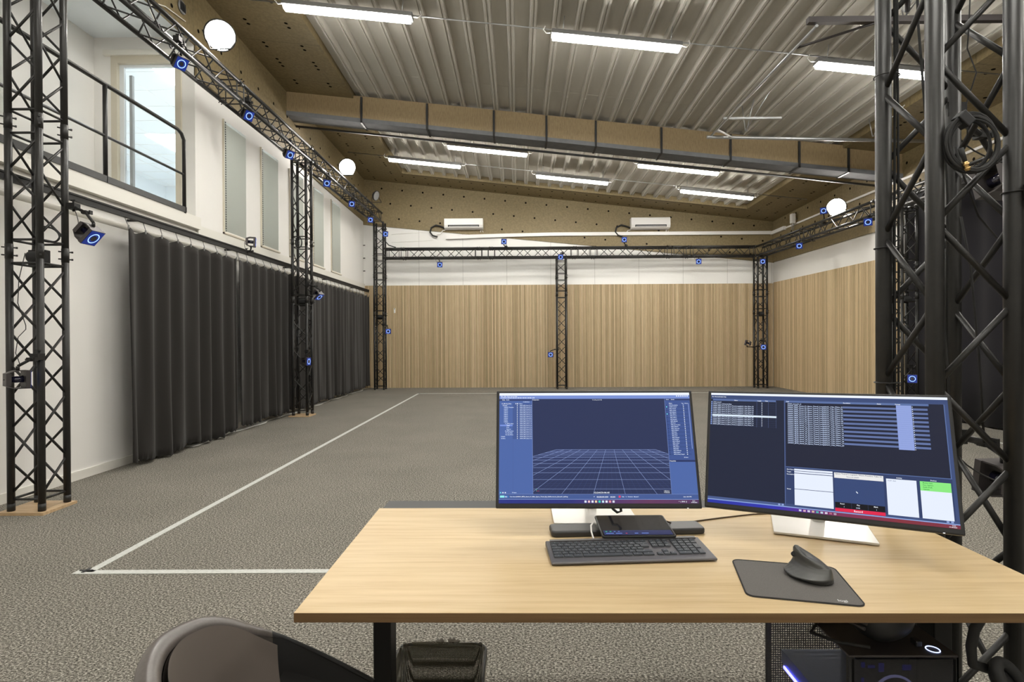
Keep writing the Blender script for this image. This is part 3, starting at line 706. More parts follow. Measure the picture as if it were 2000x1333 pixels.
def screen_left():
    s=Screen(.594,.334); s.q(0,0,1,1,(78,104,168),0)
    s.q(0,0,1,.024,WHT); s.q(0,.024,1,.056,(122,146,212))
    for i,w in enumerate(['File','Edit','View','Layout','Help']): s.text([.008,.024,.040,.058,.080][i],.036,w,.013,WHT)
    for i in range(20): s.q(.008+.009*i,.040,.0135+.009*i,.051,(220,230,255) if i%3 else (190,205,250),3)
    for i in range(6): s.q(.93+.011*i,.028,.937+.011*i,.037,WHT,3)
    s.q(0,.056,.172,.074,(52,66,112)); s.text(.015,.069,'Data',.013,WHT); s.text(.035,.069,'Audio',.013,TXT); s.text(.125,.088,'3 Subfolders',.012,TXT)
    s.q(.070,.098,.171,.43,(70,92,150),1)
    s.text(.012,.105,'01_MoCap_Data',.013,WHT); s.text(.105,.105,'Name',.012,TXT); s.q(.085,.096,.089,.105,WHT,3); s.q(.093,.096,.099,.105,WHT,3)
    names=['Projects','240808_Template','240809','240812','240813','240815','240819','240820','240821','240822','01_MTR_Asset','Takes','Data','Exports','02_MTR_Asset','03_Cal_Data','04_Cal_Wave','Default','Archive']
    ind=[.018,.024]+[.024]*8+[.030,.038,.038,.038,.030,.032,.032,.010,.010]
    s.q(.004,.297,.070,.311,(120,146,220),2)
    for i,nm in enumerate(names):
        v=.122+.0170*i; s.text(ind[i],v,nm,.0125,WHT if i in (0,11) else TXT); s.q(.093,v-.009,.096,v,WHT,3)
        s.text(.107,v,'240809_MTR_Asset_%02d_A'%(i+1),.0125,TXT,wid=.063)
    s.q(.172,.056,.1732,.92,(140,160,215),2); s.q(.071,.43,.072,.91,(70,92,150),1)
    s.q(.1732,.056,.868,.92,(44,53,88),1); s.text(.175,.069,'Perspective',.013,WHT); s.text(.49,.071,'Y: 1.7 m, A: 3 / 72',.012,WHT)
    # floor grid in the 3D view
    lnc,dim=(150,170,225),(74,88,140); V0,V1=.527,.92
    def clip(a,b):
        (u0,v0),(u1,v1)=a,b; lo,hi=.174,.867; t0,t1=0,1; d=u1-u0
        for q0,sg in ((lo,1),(hi,-1)):
            f0=(u0-q0)*sg; f1=(u1-q0)*sg
            if f0<0 and f1<0: return None
            if f0<0: t0=max(t0,f0/(f0-f1))
            if f1<0: t1=min(t1,f0/(f0-f1))
        return None if t0>=t1 else ((u0+d*t0,v0+(v1-v0)*t0),(u0+d*t1,v0+(v1-v0)*t1))
    def U(k,tt): return (.548+.0425*k)*(1-tt)+(.476+.16*k)*tt
    for k4 in range(-30,31):
        k=k4/5; c=clip((U(k,0),V0),(U(k,1),V1))
        if c: s.line(*c,.0007 if k4%5==0 else .0003,lnc if k4%5==0 else dim,3 if k4%5==0 else 2)
    maj=[.527,.543,.556,.574,.594,.62,.652,.688,.733,.793,.875]
    for i,v in enumerate(maj):
        tt=(v-V0)/(V1-V0); c=clip((U(-6,tt),v),(U(6,tt),v)); s.line(*c,.0007,lnc,3)
        if i<len(maj)-1:
            for j in range(1,5):
                v2=v+(maj[i+1]-v)*j/5; tt=(v2-V0)/(V1-V0); c=clip((U(-6,tt),v2),(U(6,tt),v2)); s.line(*c,.0003,dim,2)
    s.line((.19,.87),(.19,.895),.0007,(120,220,160),4); s.line((.19,.892),(.204,.892),.0007,(230,70,110),4)
    s.text(.478,.912,'12:24:53:08.05',.017,WHT,wid=.080); s.text(.83,.896,'0 Markers',.012,WHT); s.text(.83,.909,'0 Selected',.012,WHT)
    # right panel
    s.q(.868,.056,1,.62,(66,88,148),1); s.q(.868,.056,1,.074,(52,66,112),2); s.text(.876,.069,'Actor',.012,TXT); s.text(.902,.069,'Assets',.012,WHT)
    s.text(.89,.105,'Name',.012,WHT); s.text(.955,.105,'Type',.011,TXT); s.text(.972,.105,'Model',.011,TXT)
    rn=['240128_template','240809_Actor1','MTR_OtterG1','MTR_anvild1','MTR_RuBen01','MTR_CMBen01','MTR_Unicorn','MTR_Wilbert','MTR_Benny01','MTR_Manilla1','MTR_Tom1','MTR_Bart01_Kniev','MTR_Bullard1','MTR_Cappuccino','MTR_Rollan01','MTR_Ruler','MTR_Gumb1','MTR_Cave1','MTR_Hanger01','MTR_Badge01','MTR_Wolfbnd1','MTR_Coffee1','MTR_lumb1','MTR_Wilson','MTR_Baleb','MTR_Wallacema','MTR_Brigand','MTR_Friend_Target1']
    for i,nm in enumerate(rn):
        v=.122+.0167*i; s.text(.890+.0002*i,v,nm,.0120,TXT,wid=.003*len(nm)); s.q(.875,v-.007,.878,v-.001,(20,30,60),3); s.q(.962,v-.008,.966,v,WHT if i%2 else TXT,3)
        if i%2: s.q(.870,v-.012,.985,v+.004,(60,82,140),2)
    for i in (1,5): s.q(.8745,.122+.0167*i-.010,.8785,.122+.0167*i+.001,(120,240,250),4)
    s.q(.990,.10,.9925,.52,(150,170,225),3); s.text(.945,.60,'28 items',.011,TXT)
    s.q(.868,.62,1,.637,(44,56,100),2); s.text(.871,.633,'Properties',.013,WHT); s.q(.8675,.056,.8685,.92,(140,160,215),3)
    # transport bar
    s.q(0,.92,1,.963,(70,92,150),1); s.q(0,.919,1,.9205,(150,170,225),2)
    s.q(.006,.932,.028,.950,(150,240,240),3); s.q(.028,.932,.05,.950,(66,120,190),3); s.text(.031,.947,'Edit',.013,WHT)
    s.text(.055,.946,'Take Name:',.012,TXT); s.text(.088,.946,'240809_MTR_Asset_01_Main_Space_Travel_By_Subfloormove_Shove01_AsPray',.012,WHT,wid=.26); s.q(.478,.938,.481,.945,WHT,3)
    s.text(.492,.950,'00:00:00.000',.018,WHT,wid=.058); s.text(.560,.950,'00:00',.018,WHT,wid=.025); s.q(.602,.932,.612,.950,(225,70,110),3)
    s.text(.617,.946,'Take   1s   Duration:  Manual 5',.012,TXT); s.text(.925,.946,'Live: 160.0 FPS',.012,WHT)
    s.q(.006,.902,.012,.912,(120,230,240),3); s.q(.018,.902,.024,.912,WHT,3); s.q(.030,.902,.036,.912,WHT,3); s.text(.066,.910,'19 items',.012,TXT)
    s.q(0,.963,1,.9665,(140,165,220),2)
    s.q(0,.9665,1,1,gradient('taskbar_glow_left',[(0,(22,40,130)),(.35,(30,40,120)),(.52,(70,45,110)),(.75,(96,48,90)),(1,(78,44,92))],s.w),2)
    taskbar(s,.430,.967,1); s.text(.90,.988,'^  (  ENG  ))',.014,WHT); s.text(.967,.982,'12:24',.011,WHT); s.text(.962,.994,'09-08-2024',.011,WHT)
    return s
def screen_right():
    s=Screen(.594,.334); s.q(0,0,1,1,(62,78,122),0); s.q(0,0,1,.020,WHT)
    s.q(0,.020,1,.048,(60,76,120),1)
    for i,w in enumerate(['File','Window','Default','Help']): s.text([.005,.017,.040,.062][i],.040,w,.012,WHT)
    s.q(0,.058,.345,.945,(32,38,60),1); s.q(.010,.058,.310,.074,(92,114,165),2); s.text(.115,.071,'Name',.012,WHT); s.text(.225,.071,'Length',.012,WHT); s.text(.26,.071,'Time',.012,WHT)
    for i in range(13):
        v=.092+.0172*i; w=[.04,.09]+[.195]*12
        s.text(.012,v,['240809_Actors01','240809_Actor_Rehearsal_Ring'][i] if i<2 else '240809_MTR_Asset_%02d_Space_Travel_Longtable01_Otis_Wave_%02d'%(i,i),.0135,TXT,wid=w[i])
        s.q(.002,v-.012,.008,v,(140,165,225),3); s.q(.0,v+.0035,.31,v+.0042,(70,84,125),3); s.q(.245,v-.008,.2475,v,WHT,3)
    s.q(.010,.203,.312,.219,(225,240,255),5)
    for u in (.222,.243,.275,.31): s.q(u,.074,u+.0008,.31,(90,108,155),3)
    s.q(.345,.05,.3465,.96,(20,26,46),4); s.q(.3475,.05,.3485,.96,(110,130,180),4)
    s.q(.352,.058,.988,.64,(32,36,56),1); s.q(.352,.058,.93,.075,(92,114,165),2); s.text(.357,.071,'Path',.012,WHT); s.text(.60,.071,'Resolution',.012,WHT); s.text(.735,.071,'Status',.012,WHT); s.text(.805,.071,'Format',.012,WHT)
    for i in range(21):
        v=.092+.0172*i
        s.text(.362,v,'240809_Actors01_01' if i==0 else '240809_MTR_Asset_%02d_Space_Travel_Longtable01_Otis_Wave_%02d'%(i,i),.0150,(205,222,255),wid=.06 if i==0 else .235)
        if i%2: s.q(.598,v-.0128,.925,v+.0035,(98,116,165),2)
    s.q(.808,.075,.866,.437,(146,164,222),3)
    for i in range(21): s.q(.808,.092+.0172*i,.866,.0928+.0172*i,(110,130,190),4); s.q(.868,.083+.0172*i,.8705,.090+.0172*i,WHT,4)
    s.q(.352,.635,.988,.640,(92,114,165),3); s.q(.984,.058,.9875,.64,(92,114,165),3)
    s.q(.352,.64,.988,.945,(50,64,104),1)
    for i,(v,w) in enumerate([(.662,'Shot Name'),(.682,'Target'),(.702,'Description'),(.825,'Notes')]): s.text(.356,v,w,.012,WHT)
    PW=(232,240,255)
    s.q(.388,.650,.546,.665,PW,3); s.q(.388,.669,.546,.683,PW,3); s.q(.388,.688,.546,.815,PW,3); s.q(.388,.819,.546,.948,PW,3)
    s.q(.552,.655,.742,.698,(235,235,235),3); s.text(.556,.668,'Space Travel Longtable Wave Practice Take 01',.013,(120,125,140),wid=.18); s.text(.60,.688,'Timecode 240809',.012,(140,145,160))
    s.q(.552,.698,.742,.895,(54,72,118),2); s.line((.636,.795),(.642,.808),.002,WHT,5)
    s.q(.552,.890,.742,.935,(18,18,26),3)
    for u,w in ((.572,'Reset'),(.636,'Play'),(.70,'Mark')): s.text(u,.905,w,.013,WHT)
    for u,w in ((.585,'1'),(.632,'100%'),(.708,'1')): s.text(u,.927,w,.013,TXT)
    for u in (.615,.678): s.q(u,.890,u+.001,.935,(60,70,100),4)
    s.q(.552,.936,.742,.962,(225,40,78),4); s.text(.624,.956,'Record',.020,WHT,5)
    s.text(.79,.665,'Activity',.012,WHT); s.q(.752,.672,.862,.948,PW,3); s.text(.757,.690,'12:24  start',.012,(140,150,170))
    s.text(.912,.665,'Devices',.012,WHT); s.q(.874,.672,.982,.948,PW,3); s.q(.874,.672,.982,.742,(140,235,130),4)
    for i,w in enumerate(['Motion Suite','Face Capture','Audio Desk','Camera']): s.text(.884,.687+.016*i,w,.012,(60,150,70),5)
    for u in (.318,.333,.955,.970): s.q(u,.950,u+.009,.963,(150,170,220),4)
    s.q(0,.945,.345,.965,(74,92,140),2); s.q(0,.9655,1,.9735,(140,165,220),3)
    s.q(0,.9735,1,1,gradient('taskbar_glow_right',[(0,(20,40,160)),(.30,(30,38,170)),(.42,(80,30,140)),(.55,(122,32,82)),(.8,(128,34,52)),(1,(120,34,60))],s.w),3)
    taskbar(s,.405,.974,1); s.text(.972,.983,'12:24',.010,WHT); s.text(.962,.995,'09-08-2024',.010,WHT)
    return s
def monitor(cx,cy,cz,yaw,tilt,roll,scr,label,bx,by,byaw,loop):
    t=thing('computer_monitor',label,'monitor',(bx,by,DT),(0,0,byaw))
    base=M.Translation((bx,by,DT))@M.Rotation(byaw,4,'Z')
    mx=base.inverted()@M.Translation((cx,cy,cz))@M.Rotation(yaw,4,'Z')@M.Rotation(-tilt,4,'X')@M.Rotation(-roll,4,'Y')
    bev(MB().box((-.306,.0015,-.178),(.306,.020,.178)).build('bezel',K['dark'],t,mx),.003)
    bev(MB().box((-.16,.020,-.12),(.16,.055,.10)).build('back_cover',K['silver'],t,mx),.01)
    bev(MB().box((-.302,.0005,-.174),(.302,.0016,.174)).build('display_border',K['dark'],t,mx),.0003)
    o=scr.b.build('screen',scr.m,t,mx@M.Translation((0,.0003,.0035)))
    MB().cbox((.263,-.0005,-.1765),(.004,.002,.0012)).build('power_light',EC((255,255,255),2),t,mx)
    bev(MB().prism([(-.135,-.10),(.135,-.10),(.135,.10),(-.135,.10)],.002,.009,0,'xy').build('stand_base',K['silver'],t),.0015)
    top=mx@V((0,.055,-.01)); nx=V((0,.062,.009))
    MB().tube(nx,(0,.075,top.z+.04),.020,14).build('stand_column',K['silver'],t)
    MB().tube(top,(0,.075,top.z+.01),.018,12).build('tilt_joint',K['silver'],t)
    if not loop: return t
    pts=[(.05,.03,top.z-.15),(.09,-.03,top.z-.20),(.07,.0,top.z-.235),(.03,.05,top.z-.22)]
    MB().path([mx@V((.07,.04,-.12)),mx@V((.072,.04,-.186)),mx@V((.062,.05,-.189)),mx@V((.052,.06,-.18)),(.03,.085,.06)],.004,6).build('cable',K['rub'],t)
    return t
monitor(.237,1.707,.995,-.008,.294,0,screen_left(),'left computer monitor showing a blue 3D floor grid',.245,1.855,0,True)
monitor(.845,1.57,1.003,-.491,.362,.022,screen_right(),'right computer monitor, angled, showing dark file lists and a red bar',.925,1.72,-.38,False)

# ------------------------------------------------------------------ keyboard
kb=thing('keyboard','full-size graphite computer keyboard on the desk','keyboard',(.298,1.522,DT),(0,0,.070)); kb.scale=(1,.89,1)
W,D=.440,.152
o=MB().prism([(-W/2,-D/2),(W/2,-D/2),(W/2,D/2),(-W/2,D/2)],0,1,0,'xy'); 
vs=[]
b=MB(); b.add([(-W/2,-D/2,.003),(W/2,-D/2,.003),(W/2,D/2,.003),(-W/2,D/2,.003),(-W/2,-D/2,.010),(W/2,-D/2,.010),(W/2,D/2,.019),(-W/2,D/2,.019)],[(0,3,2,1),(4,5,6,7),(0,1,5,4),(1,2,6,5),(2,3,7,6),(3,0,4,7)])
o=b.build('case',K['kb'],kb)
bm=o.modifiers.new('b','BEVEL'); bm.width=.006; bm.segments=3
MB().box((-W/2+.012,D/2-.016,.012),(W/2-.012,D/2-.002,.0225)).build('rear_bar',K['kb'],kb)
keys=[]; U=.0182; y=D/2-.024
def row(x,y,ws,h=.0142):
    for w in ws: keys.append((x,y,w*U,h)); x+=w*U
X0=-W/2+.010
row(X0,y,[1.5]+[1.03]*13,.008)
row(X0,y-.0185,[1]*13+[1.9]); row(X0,y-.0365,[1.5]+[1]*12); row(X0,y-.0545,[1.8]+[1]*12)
row(X0,y-.0725,[1.3]+[1]*11+[2.6]); row(X0,y-.0905,[1.5,1.4,1.4,6.0,1.35,1.5,1.75])
keys.append((X0+13.5*U,y-.0365,1.4*U,.032))
X1=X0+15.25*U
row(X1,y,[1,1,1],.008); row(X1,y-.0185,[1,1,1]); row(X1,y-.0365,[1,1,1]); row(X1+U,y-.0725,[1]); row(X1,y-.0905,[1,1,1])
X2=X1+3.3*U
row(X2,y,[1]*4,.008)
row(X2,y-.0185,[1]*4); row(X2,y-.0365,[1]*3); row(X2,y-.0545,[1]*3); row(X2,y-.0725,[1]*3); row(X2,y-.0905,[2,1])
keys.append((X2+3*U,y-.0545,U,.032)); keys.append((X2+3*U,y-.0905,U,.032))
def keybox(b,k):
    x,y,w,h=k; g=.0011; z=.0105+.009*((y+D/2)/D); y0=y-.007; y1=y0+h
    b.add([(x+g,y0,z),(x+w-g,y0,z),(x+w-g,y1,z+.0008),(x+g,y1,z+.0008),(x+g+.0012,y0+.001,z+.0028),(x+w-g-.0012,y0+.001,z+.0028),(x+w-g-.0012,y1-.001,z+.0036),(x+g+.0012,y1-.001,z+.0036)],
          [(4,5,6,7),(0,1,5,4),(1,2,6,5),(2,3,7,6),(3,0,4,7)])
    cx,cy=x+w/2,(y0+y1)/2; b.add([(cx-.0012,cy,z+.0036),(cx+.0012,cy,z+.0036),(cx+.0012,cy+.0022,z+.0038),(cx-.0012,cy+.0022,z+.0038)],[(0,1,2,3)],1)
K['legend']=mat('key_legend',(.30,.32,.34),.6)
for k in keys[:100]: b=MB(); keybox(b,k); b.build('key',[K['key'],K['legend']],kb)
b=MB()
for k in keys[100:]: keybox(b,k)
o=b.build('key',[K['key'],K['legend']],kb); o['kind']='stuff'

# wrist rest, tablet
def rslab(w,d,h,r,n=5):
    pts=[]
    for cx,cy,a0 in ((w/2-r,d/2-r,0),(-w/2+r,d/2-r,90),(-w/2+r,-d/2+r,180),(w/2-r,-d/2+r,270)):
        for i in range(n+1): a=R(a0+90*i/n); pts.append((cx+r*cos(a),cy+r*sin(a)))
    return pts
o=MB().prism(rslab(.465,.074,0,.014),0,.019,0,'xy').build('palm_rest',mat('black_leatherette',(.028,.028,.030),.42),None,M.Translation((.326,1.699,DT))@M.Rotation(.062,4,'Z')); bev(o,.006,3)
tag(o,'black padded palm rest behind the keyboard','palm rest')
tb=thing('tablet','small black tablet lying on the palm rest behind the keyboard','tablet',(.340,1.655,.7745),(R(5),0,.02))
bev(MB().prism(rslab(.212,.150,0,.010),-.005,.001,0,'xy').build('body',K['dark'],tb),.0015)
gl=mat('tablet_glass',(.006,.006,.010),.12,coat=.5); MB().prism(rslab(.204,.142,0,.007),.001,.0014,0,'xy').build('display',gl,tb)
s=MB(); tm=[EC((30,38,88)),EC((60,200,140)),EC((110,140,220)),EC((210,50,90))]
s.box((-.098,-.066,.0015),(.098,-.036,.0016),0); 
for i,c in ((0,1),(1,1),(2,2),(3,2)): s.box((-.092+.012*i,-.046,.0017),(-.087+.012*i,-.042,.0018),c)
for (x0,x1,c) in ((-.092,-.070,2),(-.064,-.046,2),(-.036,-.031,3),(-.01,.0,2),(.01,.03,2)): s.box((x0,-.058,.0017),(x1,-.054,.0018),c)
s.build('screen',tm,tb)
tag(MB().path([(.232,1.675,.772),(.222,1.672,.778),(.213,1.655,.775),(.211,1.63,.765),(.214,1.605,.752),(.222,1.592,.7435)],.0025,8).build('charging_cable',K['white']),'white charging cable curling from the left side of the tablet','cable')
tag(MB().path([(.449,1.70,.772),(.48,1.74,.75),(.54,1.782,.7425),(.66,1.825,.7425),(.78,1.862,.7425),(.86,1.87,.7425)],.0022,8).build('cable',mat('brown_cable',(.10,.06,.03),.6)),'thin brown cable lying on the desk between the two monitors','cable')

# mouse mat
mp=thing('mouse_mat','dark grey mouse mat with a small white word on its corner','mouse mat',(.660,1.352,DT),(0,0,-.215))
o=MB().prism(rslab(.246,.216,0,.018),0,.0026,0,'xy').build('mat',K['pad'],mp)
pts=[(x,y,.0024) for x,y in rslab(.244,.214,0,.018)]; MB().path(pts,.0017,6,closed=True).build('stitched_edge',K['rub'],mp)
tmv,tmf=text_mesh('logi',4); b=MB(); b.add([(.070+p[0]*.0145,-.094+p[1]*.0145,.0028) for p in tmv],tmf); b.build('lettering',mat('mat_print',(.5,.5,.5),.6),mp)
# vertical mouse
ms=thing('computer_mouse','black ergonomic upright mouse standing on the mouse mat','mouse',(.712,1.372,DT+.0030),(0,0,.36))
prof=[(0,0,0,.034,.050),(.004,0,0,.040,.055),(.009,-.006,0,.046,.057),(.013,-.007,0,.046,.057),(.018,-.001,.001,.038,.056),(.027,.005,.002,.0295,.054),(.038,.008,.003,.0245,.051),(.050,.007,.005,.0215,.047),(.062,.003,.008,.0185,.042),(.071,-.001,.012,.0145,.035),(.077,-.004,.017,.009,.024),(.0782,-.005,.0185,.003,.014)]
def mfn(u,v):
    f=v*(len(prof)-1); i=min(int(f),len(prof)-2); t=f-i; a=[prof[i][j]*(1-t)+prof[i+1][j]*t for j in range(5)]
    th=2*pi*u; a[0]*=.74; a[0]*=1+.16*sin(th)*v
    return (a[1]+a[3]*cos(th)*(abs(cos(th))**-.15 if abs(cos(th))>.01 else 1),a[2]+a[4]*sin(th),a[0]+.006*max(0,-sin(th))*(1 if .003<a[0]<.03 else 0))
b=MB().grid(mfn,48,45,cu=True); b.f.append(list(range(48))[::-1]); b.mi.append(0); b.sm.append(False); b.f.append([44*48+i for i in range(48)]); b.mi.append(0); b.sm.append(True)
m=K['mouse']; wv=N(m,'ShaderNodeTexWave',bands_direction='DIAGONAL'); wv.inputs['Scale'].default_value=40; L(m,coords(m,(1,1,-1)),wv.inputs['Vector']); bump(m,wv.outputs['Fac'],.18,.001)
b.build('shell',m,ms)
MB().prism([(.036*cos(a*pi/12),.052*sin(a*pi/12)) for a in range(24)],-.0002,.0015,0,'xy').build('sole',K['dark'],ms)
MB().path([(-.012,.036,.046),(-.009,.042,.042)],.006,10).build('scroll_wheel',K['rub'],ms)

# ------------------------------------------------------------------ desktop computer
pc=thing('computer_case','black computer case with glass side and blue lights under the desk','computer',(.890,1.52,0))
x0,x1,y0,y1,z0,z1=-.126,.126,-.22,.22,.115,.586
fr=MB()
for x in (x0,x1-.012):
    for y in (y0,y1-.012): fr.box((x,y,z0),(x+.012,y+.012,z1))
fr.box((x0,y0,z0),(x1,y1,z0+.012)).box((x1-.004,y0,z0),(x1,y1,z1)); fr.build('frame',K['dark'],pc)
bev(MB().box((x0,y0,z1),(x1,y1,z1+.005)).build('top_panel',K['gunmetal'],pc),.001)
m=mat('perforated_steel',(.03,.03,.035),.5); vor=N(m,'ShaderNodeTexVoronoi',voronoi_dimensions='2D'); vor.inputs['Scale'].default_value=140; vor.inputs['Randomness'].default_value=0
sp=N(m,'ShaderNodeSeparateXYZ'); cb=N(m,'ShaderNodeCombineXYZ'); L(m,coords(m),sp.inputs[0]); L(m,sp.outputs[0],cb.inputs[0]); L(m,sp.outputs[2],cb.inputs[1]); L(m,cb.outputs[0],vor.inputs['Vector']); lt=N(m,'ShaderNodeMath',operation='GREATER_THAN'); L(m,vor.outputs['Distance'],lt.inputs[0]); lt.inputs[1].default_value=.40; L(m,lt.outputs[0],PB(m).inputs['Alpha']); K['perf']=m
MB().box((x0+.01,y1-.006,z0),(x1-.01,y1-.004,z1)).build('rear_panel',K['perf'],pc)
MB().box((x0+.006,y0,z0+.006),(x1-.006,y0+.003,z1-.004)).build('front_mesh',mat('front_mesh_steel',(.012,.012,.014),.5,alpha=.78),pc)
MB().box((x0-.003,y0+.002,z0),(x0,y1-.002,z1)).build('side_glass',mat('smoked_glass',(.05,.05,.06),.03,alpha=.22),pc)
MB().box((x0+.03,y0+.10,z0+.08),(x0+.09,y1-.02,z0+.085)).box((x1-.03,y0+.12,.28),(x1-.012,y1-.02,.58)).build('motherboard',K['dark'],pc)
MB().box((x0+.012,y0+.06,.368),(x1-.05,y1-.08,.405)).build('graphics_card',mat('blue_lit_shroud',(.13,.17,.27),.4,.5),pc)  # blue light of the LED bar is painted into the card colour
MB().box((x0+.008,y0+.08,.360),(x0+.012,y1-.10,.367)).build('light_bar',EC((90,90,255),14),pc)
b=MB()
for i in range(6): b.path([(x0+.02+.006*i,y0+.14,.41),(x0+.02+.006*i,y0+.10,.45),(x0+.02+.006*i,y0+.06,.42),(x0+.02+.006*i,y0+.05,.34)],.003,6)
b.build('power_cable',mat('blue_grey_cable',(.10,.16,.32),.5),pc)
MB().torus((0,0,0),.050,.050,.003,mx=M.Translation((0,y0+.03,.475))@M.Rotation(pi/2,4,'X')).build('fan_ring',EC((190,190,255),2),pc)
b=MB()
for (x,z,w,h) in ((-.095,.566,.008,.012),(-.08,.562,.016,.006),(-.055,.560,.012,.02),(.0,.56,.02,.012),(-.095,.53,.006,.012)): b.box((x,y0+.004,z-h/2),(x+w,y0+.006,z+h/2))
b.build('indicator_light',EC((24,30,190),1),pc)
MB().torus((.085,-.195,.5915),.014,.014,.0012).build('power_ring',EC((190,205,255),2.2),pc)
tag(bev(MB().box((.943,1.335,.591),(.958,1.357,.604)).build('usb_receiver',K['dark']),.002),'tiny black plug on top of the computer case beside the lit ring','usb plug')
bev(MB().box((-.14,-.21,0),(.14,.21,.115)).build('case_stand',K['dark'],pc),.01)
hs=thing('headset','black headset with hanging straps resting on the computer case','headset',(.885,1.375,.591),(0,0,.4))
def blob(rx,ry,rz,n=20,cx=0,cy=0,cz=0,sq=.8):
    def f(u,v):
        th=2*pi*u; ph=pi*(v-.5); c=cos(ph); sg=lambda a:(abs(a)**sq)*(1 if a>=0 else -1)
        return (cx+rx*sg(c)*sg(cos(th)) if False else cx+rx*c*sg(cos(th)),cy+ry*c*sg(sin(th)),cz+rz*sin(ph))
    return MB().grid(f,n*2,n,cu=True)
blob(.075,.06,.055,cz=.0555).build('shell',K['dark'],hs)
b=MB()
for i in range(16): a=pi*(.15+.7*i/15); b.path([(.095*cos(a),-.02,.01+.085*sin(a)),(.095*cos(a),.02,.01+.085*sin(a))],.0045,6)
b.build('ribbed_strap',K['gunmetal'],hs)
MB().path([(-.08,-.03,.01),(-.12,.02,.005),(-.14,.08,.004),(-.06,.12,.004),(.02,.10,.004)],.004,6).build('cable',K['rub'],hs)
# headphones hung under the right front corner
hp=thing('headphones','black over-ear headphones hanging under the right front edge of the desk','headphones',(1.098,1.27,.592))
MB().path([(-.005,.03,-.035),(-.058,.02,-.015),(-.070,.01,.03),(-.070,0,.075),(-.05,0,.108),(.0,0,.118),(.06,0,.118),(.12,0,.10),(.14,0,.05),(.13,.0,0)],.0105,12).build('headband',K['rub'],hp)
for i,(x,yw,z) in enumerate(((.0,.5,-.045),(.105,.9,-.055))):
    q=M.Translation((x,0,z))@M.Rotation(yw,4,'Z')@M.Rotation(R(62),4,'X')@M.Rotation(.5,4,'Z')
    ec=MB().lathe([(0,-.018),(.024,-.016),(.036,-.004),(.034,.008),(.0,.004)],28,mx=q@M.Scale(1.3,4,(0,1,0))).build('ear_cup',K['dark'],hp)
    MB().torus((0,0,.012),.030,.046,.013,mx=q).build('ear_cushion',K['rub'],ec)
MB().box((.0,-.01,.118),(.06,.01,.1185)).path([(.03,0,.1185),(.03,0,.105)],.004,6).build('hook',K['dark'],hp)

# ------------------------------------------------------------------ cables and coils on trusses
ca=thing('cable_bundle','bundle of black cables tied along the left rear tube of the close truss','cable',(1.283,1.97,.0))
for i,(dx,dy) in enumerate(((.030,-.012),(.036,.0),(.030,.012),(.042,-.010))): 
    MB().path([(dx+.002*sin(i+z*3),dy,z) for z in [.05+.25*k for k in range(15)]],.0042,6).build('cable',K['rub'],ca)
for z in (.7,1.17,1.64,2.24): MB().torus((.01,0,z),.040,.034,.0022).build('cable_tie',K['dark'],ca)
tag(MB().path([(1.345,1.90,3.3),(1.352,1.90,2.4),(1.368,1.89,2.1),(1.40,1.88,1.6),(1.43,1.87,1.2),(1.43,1.87,.8)],.0042,6).build('cable',K['rub']),'long slack cable hanging inside the close truss between its left tubes','cable')
tag(MB().path([(1.395,1.88,3.3),(1.405,1.88,2.3),(1.425,1.88,2.0),(1.435,1.88,1.8),(1.43,1.88,1.1)],.004,6).build('cable',K['rub']),'second slack cable hanging inside the close truss, right of the first','cable')
tag(MB().path([(1.505,1.86,2.7),(1.49,1.86,2.34),(1.485,1.86,2.28),(1.515,1.86,2.2),(1.47,1.86,2.06),(1.485,1.86,2.02),(1.485,1.86,1.98)],.0022,6).build('cable',K['rub']),'thin kinked cable hanging in the upper right of the close truss','cable')
tag(MB().path([(1.455,1.87,1.96),(1.49,1.88,1.86),(1.57,1.92,1.74),(1.70,2.0,1.68)],.0035,6).path([(1.44,1.83,1.72),(1.48,1.84,1.55),(1.51,1.84,1.2),(1.53,1.85,.98)],.004,6).build('cable',K['rub']),'black cable curving down through the right half of the close truss','cable')
def coil(loc,label,rx,ry,n,r,rot,conn=False):
    t=thing('cable_coil',label,'cable coil',loc,rot); rnd=random.Random(n)
    b=MB(); pts=[]
    for i in range(n*24+1):
        a=2*pi*i/24; k=i/24; e=1+.10*sin(k*2.3)+.04*sin(a*.5+1); pts.append((rx*e*cos(a)+.006*sin(k*3),ry*e*sin(a),.012*sin(k*2.1)))
    b.path(pts,r,7); b.build('cable_loops',K['rub'],t)
    if conn:
        MB().path([(-.045,-.02,.020),(-.035,-.062,.022)],.006,10).build('plug_sleeve',K['rub'],t)
        MB().path([(-.035,-.062,.022),(-.026,-.088,.022)],.0065,12).path([(-.033,-.067,.022),(-.031,-.073,.022)],.0085,12).path([(-.029,-.078,.022),(-.027,-.084,.022)],.008,12).build('plug',K['brass'],t)
        bev(MB().cbox((.035,.066,0),(.030,.045,.035),mx=M.Rotation(.8,4,'Z')).build('tie_strap',K['dark'],t),.003)
    return t
coil((1.368,1.70,1.912),'coil of black cable with a brass plug hung on the close truss',.072,.080,9,.0042,(pi/2,0,0),True)
coil((-3.70,4.36,2.17),'loose coil of thin cable inside the far left tower',.095,.055,4,.003,(pi/2,.3,0))
coil((-3.80,9.66,3.02),'coil of black cable inside the middle left tower, upper',.05,.09,5,.005,(pi/2,0,0))
coil((-3.80,9.66,1.45),'coil of black cable inside the middle left tower, lower',.05,.07,4,.004,(pi/2,0,0))
tag(MB().path([(-3.74,4.2,2.0),(-3.79,4.2,1.80),(-3.80,4.2,1.62),(-3.74,4.2,1.45),(-3.74,4.2,1.42),(-3.80,4.2,1.36),(-3.82,4.2,1.24),(-3.79,4.2,1.16),(-3.75,4.12,1.10)],.003,6).build('cable',K['rub']),'thin cable meandering down inside the far left tower','cable')
